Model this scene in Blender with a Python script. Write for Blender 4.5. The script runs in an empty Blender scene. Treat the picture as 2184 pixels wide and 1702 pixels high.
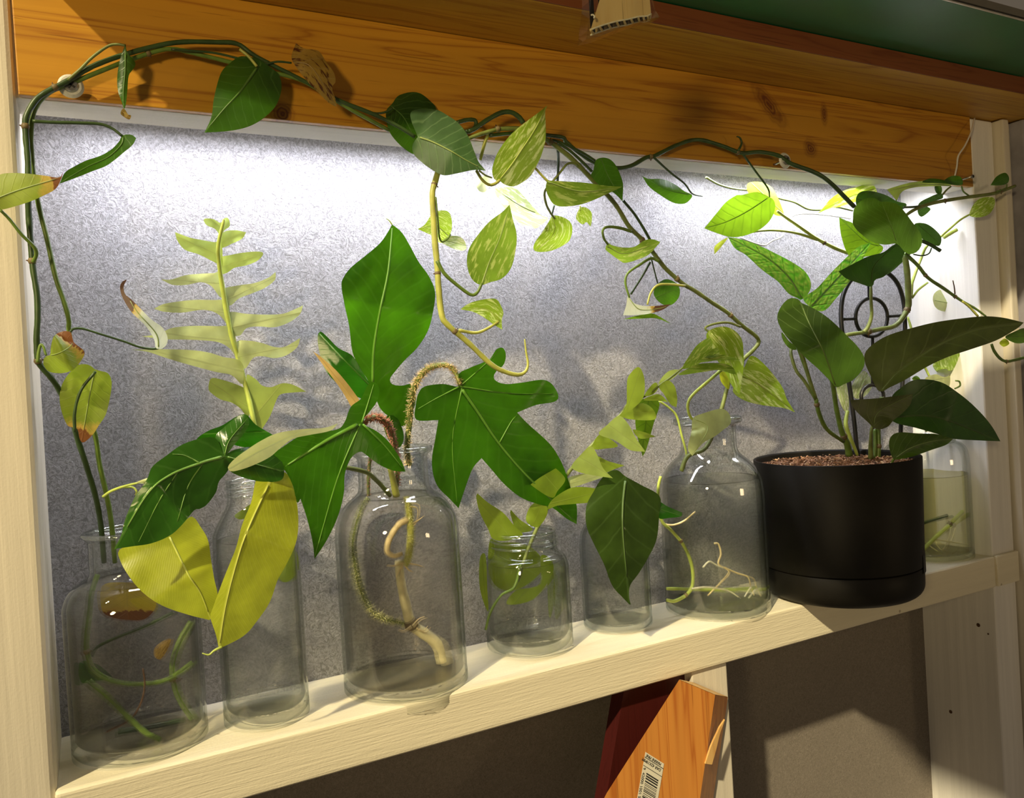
import bpy, bmesh, math, random
import numpy as np
from mathutils import Vector, Matrix
from mathutils.geometry import delaunay_2d_cdt

random.seed(7)
rng = np.random.RandomState(3)
scn = bpy.context.scene
COL = scn.collection

# ------------------------------------------------------------------ camera
FPX = 1721.7
CX, CY = 1092.0, 851.0
R = np.array([[0.883662625776808, -0.4640541293528732, -0.061596500190580716],
              [-0.06230427996157831, 0.013823753261784364, -0.9979614624544505],
              [0.46395963240744414, 0.8856989719290914, -0.01669702428713609]])
CAM = np.array([0.0379137, -0.6365147, 0.2570084])
cd = bpy.data.cameras.new('camera')
cd.sensor_fit = 'HORIZONTAL'; cd.sensor_width = 36.0; cd.lens = FPX / 2184.0 * 36.0
cd.clip_start = 0.01; cd.clip_end = 50
cam = bpy.data.objects.new('camera', cd); COL.objects.link(cam)
M = Matrix.Identity(4)
for i in range(3):
    M[i][0] = R[0][i]; M[i][1] = -R[1][i]; M[i][2] = -R[2][i]; M[i][3] = CAM[i]
cam.matrix_world = M
scn.camera = cam
scn.view_settings.view_transform = 'Standard'
scn.view_settings.look = 'None'
scn.view_settings.exposure = 0.0
scn.view_settings.gamma = 1.0
scn.view_settings.use_curve_mapping = False
scn.cycles.transparent_max_bounces = 24
scn.cycles.max_bounces = 14
scn.cycles.transmission_bounces = 12
scn.cycles.diffuse_bounces = 4

# ------------------------------------------------------------------ world and lights
w = bpy.data.worlds.new('room_ambient'); scn.world = w; w.use_nodes = True
w.node_tree.nodes['Background'].inputs[0].default_value = (1.0, 0.80, 0.58, 1)
w.node_tree.nodes['Background'].inputs[1].default_value = 0.11

def add_light(name, typ, energy, color, loc, direction, **kw):
    l = bpy.data.lights.new(name, typ); l.energy = energy; l.color = color
    for k, v in kw.items(): setattr(l, k, v)
    o = bpy.data.objects.new(name, l); COL.objects.link(o); o.location = loc
    o.rotation_euler = Vector(direction).to_track_quat('-Z', 'Y').to_euler()
    return o
# warm ceiling lamp of the room, up to the left in front
add_light('room_lamp', 'SUN', 4.6, (1.0, 0.84, 0.52), (-1, -1, 1), (.149, .104, -.156), angle=math.radians(1.6))
# lower warm lamp that reaches the timber beam; low fill added to brighten undersides
add_light('table_lamp', 'SPOT', 38, (1.0, 0.76, 0.38), (-.80, -1.15, 0.49), (1.12, 1.15, .04), shadow_soft_size=.09, spot_size=math.radians(52), spot_blend=.9)
add_light('side_fill', 'AREA', 1.5, (1.0, 0.74, 0.42), (1.5, -1.5, 0.12), (-.6, 1.5, .42), size=.15)
# grow light bars tucked behind the top rail
LED = (0.93, 0.93, 1.0)
add_light('grow_light_glow', 'AREA', 1.65, LED, (.29, .056, .490), (0, .12, -1), shape='RECTANGLE', size=.50, size_y=.025, spread=math.radians(168))
add_light('grow_light_glow', 'AREA', 1.3, LED, (.82, .056, .490), (0, .12, -1), shape='RECTANGLE', size=.40, size_y=.025, spread=math.radians(168))

WALLY = .104

# ------------------------------------------------------------------ geometry helpers
def P(x, y, Y):
    d = R.T @ np.array([(x - CX) / FPX, (y - CY) / FPX, 1.0])
    return CAM + d * (Y - CAM[1]) / d[1]

def proj(p):
    c = R @ (np.array(p, float) - CAM)
    return CX + FPX * c[0] / c[2], CY + FPX * c[1] / c[2], c[2]

TAG = dict(F=(0, 0, 1), Z1=(0, 0, 3.04), Z2=(600, 0, 3.04), Z3=(1200, 0, 3.04), Z4=(1700, 0, 3.0393), Z5=(0, 500, 3.04),
           Z6=(600, 400, 3.04), W1=(1200, 400, 3.4036), W2=(1640, 350, 3.404), W3=(0, 1140, 3.0286), W4=(600, 850, 2.4314),
           W5=(960, 850, 2.837), W6=(1560, 850, 3.0946), V1=(230, 840, 3.04), V2=(1884, 340, 3.2733), V3=(950, 180, 6.08),
           V4=(1280, 1400, 5.634), V5=(1184, 0, 7.28), V6=(1740, 780, 5.46))
def T(tag, pts):
    ox, oy, s = TAG[tag]
    return [(ox + p[0] / s, oy + p[1] / s) + tuple(p[2:]) for p in pts]

def link(o, parent=None):
    COL.objects.link(o)
    if parent is not None: o.parent = parent
    return o

def mesh_obj(name, verts, faces, mat=None, parent=None, smooth=True):
    me = bpy.data.meshes.new(name)
    me.from_pydata([tuple(map(float, v)) for v in verts], [], faces)
    if mat: me.materials.append(mat)
    if smooth:
        me.polygons.foreach_set('use_smooth', [True] * len(me.polygons))
    me.update()
    return link(bpy.data.objects.new(name, me), parent)

def bm_obj(name, bm, mat=None, parent=None, smooth=False):
    me = bpy.data.meshes.new(name); bm.to_mesh(me); bm.free()
    if mat: me.materials.append(mat)
    if smooth: me.polygons.foreach_set('use_smooth', [True] * len(me.polygons))
    return link(bpy.data.objects.new(name, me), parent)

def tag(o, label=None, cat=None, group=None, kind=None):
    if label: o['label'] = label
    if cat: o['category'] = cat
    if group: o['group'] = group
    if kind: o['kind'] = kind
    return o

def thing(name, label, cat, loc, group=None):
    o = bpy.data.objects.new(name, None); o.empty_display_size = .01
    COL.objects.link(o)
    return tag(o, label, cat, group)

def box(name, x0, x1, y0, y1, z0, z1, mat, parent=None, bevel=.0015, seg=2, wobble=0):
    bm = bmesh.new(); bmesh.ops.create_cube(bm, size=1)
    for v in bm.verts:
        v.co.x = x0 if v.co.x < 0 else x1
        v.co.y = y0 if v.co.y < 0 else y1
        v.co.z = z0 if v.co.z < 0 else z1
    if bevel:
        bmesh.ops.bevel(bm, geom=list(bm.edges), offset=bevel, segments=seg, profile=.6, affect='EDGES')
    return bm_obj(name, bm, mat, parent, smooth=False)

def catmull(pts, n=6, closed=False):
    pts = [np.array(p, float) for p in pts]
    m = len(pts); out = []
    if m < 3 and not closed:
        for i in range(m - 1):
            for k in range(n): out.append(pts[i] + (pts[i+1] - pts[i]) * k / n)
        out.append(pts[-1]); return np.array(out)
    rngi = range(m) if closed else range(m - 1)
    for i in rngi:
        if closed:
            p0, p1, p2, p3 = pts[(i-1) % m], pts[i], pts[(i+1) % m], pts[(i+2) % m]
        else:
            p1, p2 = pts[i], pts[i+1]
            p0 = pts[i-1] if i > 0 else 2*p1 - p2
            p3 = pts[i+2] if i + 2 < m else 2*p2 - p1
        for k in range(n):
            t = k / n
            out.append(.5 * (2*p1 + (p2-p0)*t + (2*p0-5*p1+4*p2-p3)*t*t + (3*p1-p0-3*p2+p3)*t**3))
    if not closed: out.append(pts[-1])
    return np.array(out)

def outline_smooth(pts, n=5):
    # closed outline; a third value marks a sharp corner
    m = len(pts)
    xy = [np.array(p[:2], float) for p in pts]
    sharp = [len(p) > 2 for p in pts]
    out = []
    for i in range(m):
        p1, p2 = xy[i], xy[(i+1) % m]
        p0 = 2*p1 - p2 if sharp[i] else xy[(i-1) % m]
        p3 = 2*p2 - p1 if sharp[(i+1) % m] else xy[(i+2) % m]
        for k in range(n):
            t = k / n
            out.append(.5 * (2*p1 + (p2-p0)*t + (2*p0-5*p1+4*p2-p3)*t*t + (3*p1-p0-3*p2+p3)*t**3))
    return np.array(out)

def tube(name, pts, radii, mat, parent=None, sides=8, n=5, caps=True, bumps=0):
    P3 = catmull(pts, n)
    m = len(P3)
    rr = np.interp(np.linspace(0, 1, m), np.linspace(0, 1, len(radii)), radii) if np.ndim(radii) else np.full(m, radii)
    if bumps: rr = rr * (1 + bumps * rng.uniform(-1, 1, m))
    tan = np.gradient(P3, axis=0); tan /= (np.linalg.norm(tan, axis=1, keepdims=True) + 1e-12)
    up = np.array([0, 0, 1.]) if abs(tan[0][2]) < .9 else np.array([1., 0, 0])
    verts, faces = [], []
    u = np.cross(tan[0], up); u /= np.linalg.norm(u)
    for i in range(m):
        u = u - tan[i] * np.dot(u, tan[i]); u /= (np.linalg.norm(u) + 1e-12)
        v = np.cross(tan[i], u)
        for k in range(sides):
            a = 2 * math.pi * k / sides
            verts.append(P3[i] + (u * math.cos(a) + v * math.sin(a)) * rr[i])
    for i in range(m - 1):
        for k in range(sides):
            a, b = i*sides + k, i*sides + (k+1) % sides
            faces.append((a, b, b + sides, a + sides))
    if caps:
        faces.append(tuple(range(sides))[::-1]); faces.append(tuple((m-1)*sides + k for k in range(sides)))
    return mesh_obj(name, verts, faces, mat, parent)

def ipx(pts, Y):
    # picture measurements plus a depth (one value, or one per point) -> points in the room
    if np.ndim(Y) == 0: Ys = [Y] * len(pts)
    else: Ys = np.interp(np.linspace(0, 1, len(pts)), np.linspace(0, 1, len(Y)), Y)
    return [P(p[0], p[1], y) for p, y in zip(pts, Ys)]

def stem(parent, tg, pts, Y, r, mat, name='stem', nodes=(), sides=8, n=5, bumps=.06):
    """r in millimetres (one value or a list)"""
    p3 = ipx(T(tg, pts), Y)
    rr = [x * .001 for x in r] if np.ndim(r) else r * .001
    o = tube(name, p3, rr, mat, parent, sides, n, bumps=bumps)
    cur = catmull(p3, 5)
    for t in nodes:
        i = int(t * (len(cur) - 1)); c = cur[i]; rn = (np.mean(rr) if np.ndim(rr) else rr)
        d = cur[min(i+1, len(cur)-1)] - cur[max(i-1, 0)]; d /= np.linalg.norm(d)
        side = np.cross(d, np.array([0, 1, 0])); side /= np.linalg.norm(side) + 1e-9
        if rng.rand() < .5: side = -side
        tube('node', [c - d*rn*1.0, c, c + d*rn*1.0], [rn*1.12, rn*1.45, rn*1.12], MAT['node'], o, 8, 2)
        tube('root_nub', [c + side*rn*.6, c + side*rn*1.9 + d*rn*.3], [rn*.45, rn*.2], MAT['bark'], o, 5, 2)
    return o

# ------------------------------------------------------------------ materials
MAT = {}
def nt(name):
    m = bpy.data.materials.new(name); m.use_nodes = True
    t = m.node_tree; t.nodes.clear()
    out = t.nodes.new('ShaderNodeOutputMaterial')
    return m, t, out
def N(t, typ, **kw):
    n = t.nodes.new(typ)
    for k, v in kw.items():
        if k.startswith('i_'):
            key = k[2:]
            key = int(key) if key.isdigit() else key.replace('_', ' ')
            n.inputs[key].default_value = v
        else: setattr(n, k, v)
    return n
def L(t, a, b): t.links.new(a, b)
def math_(t, op, a, b=None, c=None, clamp=False):
    n = t.nodes.new('ShaderNodeMath'); n.operation = op; n.use_clamp = clamp
    for i, x in enumerate((a, b, c)):
        if x is None: continue
        if isinstance(x, (int, float)): n.inputs[i].default_value = x
        else: t.links.new(x, n.inputs[i])
    return n.outputs[0]
def mixc(t, fac, a, b, blend='MIX'):
    n = t.nodes.new('ShaderNodeMix'); n.data_type = 'RGBA'; n.blend_type = blend
    for s, x in (('Factor', fac), ('A', a), ('B', b)):
        idx = {'Factor': 0, 'A': 6, 'B': 7}[s]
        if isinstance(x, (int, float)): n.inputs[idx].default_value = x
        elif isinstance(x, tuple): n.inputs[idx].default_value = x if len(x) == 4 else (*x, 1)
        else: t.links.new(x, n.inputs[idx])
    return n.outputs[2]
def ramp(t, fac, stops):
    n = t.nodes.new('ShaderNodeValToRGB'); e = n.color_ramp.elements
    while len(e) < len(stops): e.new(.5)
    for el, (p, c) in zip(e, stops):
        el.position = p; el.color = c if len(c) == 4 else (*c, 1)
    t.links.new(fac, n.inputs[0]); return n.outputs[0]
def noise(t, vec, scale, detail=4, rough=.55, dist=0):
    n = t.nodes.new('ShaderNodeTexNoise'); n.inputs['Scale'].default_value = scale
    n.inputs['Detail'].default_value = detail; n.inputs['Roughness'].default_value = rough
    n.inputs['Distortion'].default_value = dist
    if vec is not None: t.links.new(vec, n.inputs['Vector'])
    return n.outputs[0]
def mapping(t, vec, scale=(1, 1, 1), rot=(0, 0, 0), loc=(0, 0, 0)):
    n = t.nodes.new('ShaderNodeMapping'); n.inputs['Scale'].default_value = scale
    n.inputs['Rotation'].default_value = rot; n.inputs['Location'].default_value = loc
    t.links.new(vec, n.inputs[0]); return n.outputs[0]
def bump(t, h, strength=.3, dist=.001):
    n = t.nodes.new('ShaderNodeBump'); n.inputs['Strength'].default_value = strength
    n.inputs['Distance'].default_value = dist; t.links.new(h, n.inputs['Height']); return n.outputs[0]
def objco(t): return t.nodes.new('ShaderNodeTexCoord').outputs['Object']
def principled(t, out, col, rough=.5, nrm=None, spec=.5, metal=0):
    b = t.nodes.new('ShaderNodeBsdfPrincipled')
    if isinstance(col, tuple): b.inputs['Base Color'].default_value = (*col[:3], 1)
    else: t.links.new(col, b.inputs['Base Color'])
    if isinstance(rough, (int, float)): b.inputs['Roughness'].default_value = rough
    else: t.links.new(rough, b.inputs['Roughness'])
    b.inputs['Specular IOR Level'].default_value = spec; b.inputs['Metallic'].default_value = metal
    if nrm is not None: t.links.new(nrm, b.inputs['Normal'])
    if out is not None: t.links.new(b.outputs[0], out.inputs[0])
    return b

def simple(key, col, rough=.5, var=.15, scale=60, bmp=.0, metal=0, spec=.5):
    m, t, out = nt(key); c = objco(t)
    n = noise(t, c, scale)
    dark = tuple(x * (1 - var) for x in col); lite = tuple(min(1, x * (1 + var)) for x in col)
    colr = ramp(t, n, [(.3, dark), (.7, lite)])
    principled(t, out, colr, rough, bump(t, n, bmp, .001) if bmp else None, spec, metal)
    MAT[key] = m; return m

def leaf_mat(key, base, vein, trans, nv=9, k=.55, var=0.0, varcol=(.55, .6, .25), tfac=.42, rough=.32, pucker=0,
             tip=0, tipcol=(.22, .08, .02), veinw=.10, midw=.012, veinamt=.6):
    m, t, out = nt('leaf_' + key)
    at = N(t, 'ShaderNodeAttribute', attribute_name='leafco')
    sp = t.nodes.new('ShaderNodeSeparateXYZ'); L(t, at.outputs['Vector'], sp.inputs[0])
    s, d = sp.outputs[0], sp.outputs[1]
    ad = math_(t, 'ABSOLUTE', d)
    wob = noise(t, at.outputs['Vector'], 7, 2)
    ph = math_(t, 'SUBTRACT', s, math_(t, 'MULTIPLY', math_(t, 'POWER', ad, .8), k))
    ph = math_(t, 'MULTIPLY', math_(t, 'ADD', ph, math_(t, 'MULTIPLY', wob, .05)), nv)
    tri = math_(t, 'PINGPONG', ph, .5)                       # 0 at a vein
    side = math_(t, 'SUBTRACT', 1.0, math_(t, 'SMOOTH_MIN', math_(t, 'DIVIDE', tri, veinw), 1.0, .2), clamp=True)
    mid = math_(t, 'SUBTRACT', 1.0, math_(t, 'DIVIDE', ad, midw), clamp=True)
    mid = math_(t, 'MULTIPLY', mid, 1.6, clamp=True)
    v = math_(t, 'MAXIMUM', math_(t, 'MULTIPLY', side, veinamt), mid)
    tone = noise(t, objco(t), 38, 3)
    bdark = tuple(x * .72 for x in base); blite = tuple(x * 1.25 for x in base)
    col = ramp(t, tone, [(.3, bdark), (.7, blite)])
    tcol0 = ramp(t, tone, [(.3, tuple(x * .8 for x in trans)), (.7, tuple(min(1, x * 1.15) for x in trans))])
    if var > 0:
        sv = mapping(t, at.outputs['Vector'], (3.0, 16.0, 1), (0, 0, .45))
        pn = noise(t, sv, 1.6, 5, .6, .4)
        pm = ramp(t, pn, [(.60 - var * .16, (0, 0, 0)), (.66 - var * .10, (1, 1, 1))])
        col = mixc(t, pm, col, varcol); tcol0 = mixc(t, pm, tcol0, tuple(min(1, x * 1.3) for x in varcol))
    if pucker:
        vo = N(t, 'ShaderNodeTexVoronoi', i_Scale=1.0, feature='SMOOTH_F1')
        L(t, mapping(t, at.outputs['Vector'], (26, 38, 1)), vo.inputs['Vector'])
        cell = math_(t, 'SUBTRACT', 1.0, vo.outputs['Distance'], clamp=True)
        pk = ramp(t, cell, [(.35, (0, 0, 0)), (.75, (1, 1, 1))])
        tcol0 = mixc(t, math_(t, 'MULTIPLY', pk, .65), tcol0, (.62, .80, .10))
    col = mixc(t, math_(t, 'MULTIPLY', v, .8), col, vein)
    tcol = mixc(t, math_(t, 'MULTIPLY', v, .55), tcol0, tuple(x * .6 for x in trans) if veinamt > 0 else vein)
    if tip:
        tn = math_(t, 'ADD', s, math_(t, 'MULTIPLY', math_(t, 'SUBTRACT', noise(t, at.outputs['Vector'], 9, 3), .5), .35))
        tm = ramp(t, tn, [(1 - tip - .02, (0, 0, 0)), (1 - tip + .02, (1, 1, 1))])
        halo = ramp(t, tn, [(1 - tip - .16, (0, 0, 0)), (1 - tip - .02, (1, 1, 1))])
        col = mixc(t, halo, col, (.55, .38, .06)); tcol = mixc(t, halo, tcol, (.6, .4, .08))
        col = mixc(t, tm, col, tipcol); tcol = mixc(t, tm, tcol, tipcol)
    fine = noise(t, mapping(t, at.outputs['Vector'], (12, 90, 1), (0, 0, .6)), 2.5, 3)
    h = math_(t, 'SUBTRACT', math_(t, 'MULTIPLY', fine, .25), math_(t, 'MULTIPLY', v, .8))
    if pucker: h = math_(t, 'ADD', h, math_(t, 'MULTIPLY', cell, 1.2))
    nr = bump(t, h, .55 if pucker else .3, .0012 if pucker else .0007)
    b = principled(t, None, col, rough, nr, .5)
    tr = t.nodes.new('ShaderNodeBsdfTranslucent'); L(t, tcol, tr.inputs[0]); L(t, nr, tr.inputs[1])
    mx = N(t, 'ShaderNodeMixShader'); mx.inputs[0].default_value = tfac
    L(t, b.outputs[0], mx.inputs[1]); L(t, tr.outputs[0], mx.inputs[2]); L(t, mx.outputs[0], out.inputs[0])
    MAT[key] = m; return m

leaf_mat('dark', (.018, .060, .007), (.10, .22, .05), (.16, .42, .01), nv=8, rough=.38, veinamt=.5, tfac=.32)
leaf_mat('greygreen', (.045, .095, .035), (.16, .26, .12), (.14, .34, .03), nv=8, rough=.45, veinamt=.6, tfac=.22)
leaf_mat('olivetip', (.20, .26, .03), (.30, .36, .10), (.42, .55, .03), nv=8, rough=.45, tip=.14)
leaf_mat('damaged', (.36, .24, .05), (.38, .28, .10), (.5, .36, .04), nv=6, rough=.5, var=.5, varcol=(.09, .03, .01))
leaf_mat('phil', (.016, .068, .004), (.10, .24, .03), (.085, .28, .003), nv=10, k=.8, rough=.2, tfac=.45, veinamt=.35, veinw=.14, midw=.010)
leaf_mat('phildark', (.014, .065, .006), (.10, .25, .04), (.06, .36, .004), nv=10, k=.8, rough=.18, tfac=.28, veinamt=.12, midw=.012)
leaf_mat('glossy', (.028, .095, .010), (.09, .21, .04), (.08, .3, .01), nv=6, k=.7, rough=.16, tfac=.2, veinamt=.35, midw=.012)
leaf_mat('lime', (.40, .46, .025), (.62, .66, .14), (.62, .66, .05), nv=26, k=1.1, rough=.36, tfac=.35, veinamt=.22, veinw=.2)
leaf_mat('palefold', (.62, .68, .28), (.6, .7, .3), (.75, .8, .4), nv=10, rough=.4, tfac=.4, veinamt=.1)
leaf_mat('frond', (.36, .48, .10), (.46, .56, .16), (.62, .76, .16), nv=5, k=.4, rough=.42, tfac=.45, veinamt=.08, pucker=0)
leaf_mat('frond_pale', (.56, .66, .28), (.54, .64, .28), (.66, .76, .32), nv=5, k=.4, rough=.45, tfac=.45, veinamt=.10)
leaf_mat('jarfrond', (.24, .36, .03), (.30, .42, .06), (.50, .62, .05), nv=5, k=.4, rough=.4, tfac=.45, veinamt=.06)
leaf_mat('pothos', (.17, .27, .02), (.40, .48, .12), (.42, .60, .03), nv=8, rough=.3, tfac=.5, var=.55, varcol=(.55, .62, .20), veinamt=.15, midw=.014)
leaf_mat('pothospale', (.44, .54, .20), (.30, .40, .14), (.66, .78, .32), nv=7, rough=.34, tfac=.5, var=.6, varcol=(.80, .85, .60), veinamt=.3)
leaf_mat('pothosdark', (.09, .17, .015), (.3, .4, .1), (.34, .50, .03), nv=8, rough=.34, tfac=.45, var=.5, varcol=(.40, .46, .10), veinamt=.15)
leaf_mat('yellow', (.5, .58, .04), (.45, .5, .05), (.55, .62, .03), nv=8, rough=.4, tfac=.5, veinamt=.2)
leaf_mat('bright', (.11, .24, .010), (.04, .12, .01), (.22, .40, .010), nv=7, rough=.35, tfac=.6, veinamt=.9, veinw=.12, midw=.014)
leaf_mat('monbright', (.07, .17, .015), (.03, .10, .01), (.16, .60, .02), nv=6, k=.9, rough=.32, tfac=.55, pucker=1, veinamt=.8)
leaf_mat('monstera', (.032, .062, .010), (.13, .21, .06), (.17, .32, .02), nv=6, k=1.2, rough=.34, tfac=.34, pucker=0, veinamt=.7, veinw=.07)
leaf_mat('mondark', (.014, .036, .005), (.05, .09, .02), (.05, .13, .008), nv=6, k=.9, rough=.4, tfac=.22, veinamt=.5, veinw=.07)
leaf_mat('monolive', (.05, .062, .012), (.13, .17, .05), (.10, .14, .01), nv=6, k=.9, rough=.42, tfac=.2, veinamt=.6, veinw=.07)
leaf_mat('bottleleaf', (.028, .055, .008), (.06, .11, .025), (.09, .20, .01), nv=5, k=.8, rough=.2, tfac=.2, veinamt=.6, veinw=.08, midw=.014)
leaf_mat('bract', (.62, .42, .14), (.6, .4, .1), (.7, .5, .2), nv=3, rough=.4, tfac=.3, veinamt=.1)
leaf_mat('whitegreen', (.62, .68, .52), (.4, .5, .3), (.8, .85, .6), nv=8, rough=.4, tfac=.45, tip=.34, tipcol=(.12, .06, .03), veinamt=.3)
leaf_mat('wetgreen', (.17, .26, .03), (.2, .3, .05), (.5, .62, .06), nv=5, rough=.3, tfac=.5, veinamt=.2)
leaf_mat('wetyellow', (.45, .34, .05), (.3, .3, .05), (.75, .6, .1), nv=5, rough=.3, tfac=.5, tip=.22)
simple('stem_dark', (.035, .07, .018), .4, .3, 90)
simple('stem_green', (.12, .20, .03), .4, .25, 90)
simple('stem_yellow', (.40, .42, .09), .4, .25, 80)
simple('stem_lime', (.42, .52, .10), .4, .2, 80)
simple('stem_olive', (.16, .20, .05), .45, .3, 90)
simple('stem_pale', (.66, .62, .38), .45, .25, 120)
simple('node', (.16, .12, .05), .6, .4, 200)
simple('bark', (.09, .045, .02), .7, .4, 200)
simple('root', (.72, .60, .34), .5, .25, 150)
simple('rootwhite', (.80, .78, .62), .5, .15, 150)
simple('hair', (.80, .60, .30), .6, .3, 300)
simple('hairred', (.42, .16, .10), .6, .3, 300)
simple('hairgreen', (.72, .72, .38), .6, .3, 300)
simple('black_plastic', (.012, .012, .011), .38, .2, 40)
simple('pot_black', (.008, .007, .005), .5, .5, 14, spec=.18)
simple('label_white', (.80, .76, .62), .6, .03, 100)
simple('ink', (.02, .02, .02), .7, 0, 10)
simple('washer', (.60, .60, .55), .35, .15, 400, .2)
simple('screw_metal', (.40, .39, .36), .3, .2, 400, .1, metal=.9)
simple('cord_white', (.72, .70, .66), .5, .05, 60)
simple('cord_dark', (.05, .06, .04), .5, .1, 60)
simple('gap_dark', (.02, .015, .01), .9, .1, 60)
simple('green_panel', (.02, .17, .06), .34, .15, 10)
simple('metal_trim', (.75, .72, .66), .3, .1, 80, metal=.6)
simple('wicker', (.36, .27, .14), .7, .4, 200)
simple('grey_trim', (.30, .29, .33), .6, .2, 30)
simple('dry_leaf', (.50, .36, .12), .6, .4, 200)

def painted_wood(key, col, chips=.0, rough=.55):
    m, t, out = nt(key); c = objco(t)
    g = noise(t, mapping(t, c, (6, 120, 120)), 1.0, 5, .6)
    g2 = noise(t, mapping(t, c, (14, 260, 260)), 2.0, 4, .6)
    fine = noise(t, c, 500, 3)
    colr = ramp(t, g, [(.25, tuple(x * .90 for x in col)), (.7, col)])
    big = noise(t, c, 9, 3)
    colr = mixc(t, math_(t, 'MULTIPLY', big, .18), colr, tuple(x * .78 for x in col))
    vo = N(t, 'ShaderNodeTexVoronoi', i_Scale=26.0); L(t, c, vo.inputs['Vector'])
    spot = ramp(t, vo.outputs['Distance'], [(.035, (1, 1, 1)), (.055, (0, 0, 0))])
    colr = mixc(t, math_(t, 'MULTIPLY', spot, .55), colr, (.18, .12, .07))
    h = math_(t, 'ADD', math_(t, 'MULTIPLY', g2, 1.0), math_(t, 'MULTIPLY', fine, .25))
    principled(t, out, colr, rough, bump(t, h, .55, .0012), .4)
    MAT[key] = m; return m
painted_wood('paint', (.80, .76, .66))
painted_wood('paint_cream', (.82, .75, .56))
def painted_vert(key, col):
    m, t, out = nt(key); c = objco(t)
    g = noise(t, mapping(t, c, (150, 150, 5)), 1.0, 5, .6)
    fine = noise(t, c, 500, 3)
    colr = ramp(t, g, [(.3, tuple(x * .86 for x in col)), (.7, col)])
    h = math_(t, 'ADD', g, math_(t, 'MULTIPLY', fine, .25))
    principled(t, out, colr, .55, bump(t, h, .4, .001), .4); MAT[key] = m
painted_vert('paint_stud', (.72, .66, .54))
painted_vert('paint_white', (.84, .82, .78))

def pine(key, lite, dark, knots=(), axis='X', rough=.42, sc=1.0):
    m, t, out = nt(key); c = objco(t)
    st = {'X': (1.6, 46, 46), 'Z': (46, 46, 1.6)}[axis]
    st2 = {'X': (9, 520, 520), 'Z': (520, 520, 9)}[axis]
    g = noise(t, mapping(t, c, tuple(a * sc for a in st)), 1.0, 3, .5, .6)
    bands = math_(t, 'PINGPONG', math_(t, 'MULTIPLY', g, 7.0), .5)
    line = ramp(t, bands, [(.0, (1, 1, 1)), (.10, (.35, .35, .35)), (.3, (0, 0, 0))])
    colr = ramp(t, noise(t, mapping(t, c, tuple(a * .5 for a in st)), 1.3, 3), [(.3, tuple(x * .82 for x in lite)), (.7, lite)])
    colr = mixc(t, math_(t, 'MULTIPLY', line, .7), colr, dark)
    fl = noise(t, mapping(t, c, st2), 1.0, 2, .5)
    fleck = ramp(t, fl, [(.66, (0, 0, 0)), (.72, (1, 1, 1))])
    colr = mixc(t, math_(t, 'MULTIPLY', fleck, .55), colr, tuple(x * .5 for x in dark))
    for kx, kz, kr, stretch, *ang in knots:
        m1 = mapping(t, c, (1, 0, 1), (0, 0, 0), (-kx, 0, -kz))
        m2 = mapping(t, m1, (1, 1, 1), (0, -ang[0] if ang else 0, 0))
        mp = mapping(t, m2, (1 / (kr * stretch), 1, 1 / kr))
        ln = N(t, 'ShaderNodeVectorMath', operation='LENGTH'); L(t, mp, ln.inputs[0])
        dd = math_(t, 'ADD', ln.outputs[1], math_(t, 'MULTIPLY', math_(t, 'SUBTRACT', noise(t, c, 90, 2), .5), .5))
        core = ramp(t, dd, [(.25, (1, 1, 1)), (1.0, (0, 0, 0))])
        rings = math_(t, 'MULTIPLY', core, math_(t, 'ADD', .78, math_(t, 'MULTIPLY', math_(t, 'SINE', math_(t, 'MULTIPLY', dd, 26)), .25)))
        colr = mixc(t, rings, colr, (.13, .035, .008))
    principled(t, out, colr, rough, bump(t, math_(t, 'ADD', fl, bands), .12, .0006), .45)
    MAT[key] = m; return m
def wxz(x, y):
    p = P(x, y, 0); return p[0], p[2]
k1, k2, k3, k4 = wxz(603, 243), wxz(1757, 243), wxz(1728, 317), wxz(1640, 225)
pine('pine_beam', (.56, .27, .022), (.26, .08, .006),
     [(*k1, .011, 1.1), (*k2, .016, .45), (*k3, .012, 1.1), (*k4, .013, 3.0, .72)])
pine('pine_shelf', (.62, .34, .035), (.34, .13, .012), rough=.5)
pine('red_edge', (.22, .065, .018), (.13, .03, .008), rough=.5)
pine('pine_offcut', (.74, .30, .055), (.42, .10, .012), axis='Z', sc=.8)
pine('pine_end', (.80, .50, .18), (.55, .28, .08), axis='Z')
pine('maroon_board', (.06, .006, .005), (.04, .004, .003), axis='Z', rough=.5)
pine('cardboard', (.78, .60, .28), (.62, .44, .18), axis='Z', rough=.8)

# felt backing wall
m, t, out = nt('felt'); c = objco(t)
f1 = noise(t, c, 420, 6, .7, 2.2)
f2 = noise(t, mapping(t, c, (1, 1, 1.0)), 150, 5, .65, 3.0)
f3 = noise(t, c, 7, 3)
h = math_(t, 'ADD', math_(t, 'MULTIPLY', f1, .6), math_(t, 'MULTIPLY', f2, 1.0))
colr = ramp(t, h, [(.66, (.38, .375, .40)), (.94, (.85, .84, .90))])
colr = mixc(t, math_(t, 'MULTIPLY', f3, .25), colr, (.50, .49, .49))
bb = principled(t, out, colr, .95, bump(t, h, 1.0, .007), .1)
MAT['felt'] = m
m, t, out = nt('grey_board'); c = objco(t)
f1 = noise(t, c, 420, 5, .7, 1.5); f3 = noise(t, c, 14, 4)
colr = ramp(t, f1, [(.35, (.19, .165, .135)), (.65, (.34, .30, .255))])
colr = mixc(t, math_(t, 'MULTIPLY', f3, .5), colr, (.19, .165, .14))
principled(t, out, colr, .95, bump(t, f1, .6, .0012), .15)
MAT['grey_board'] = m

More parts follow.
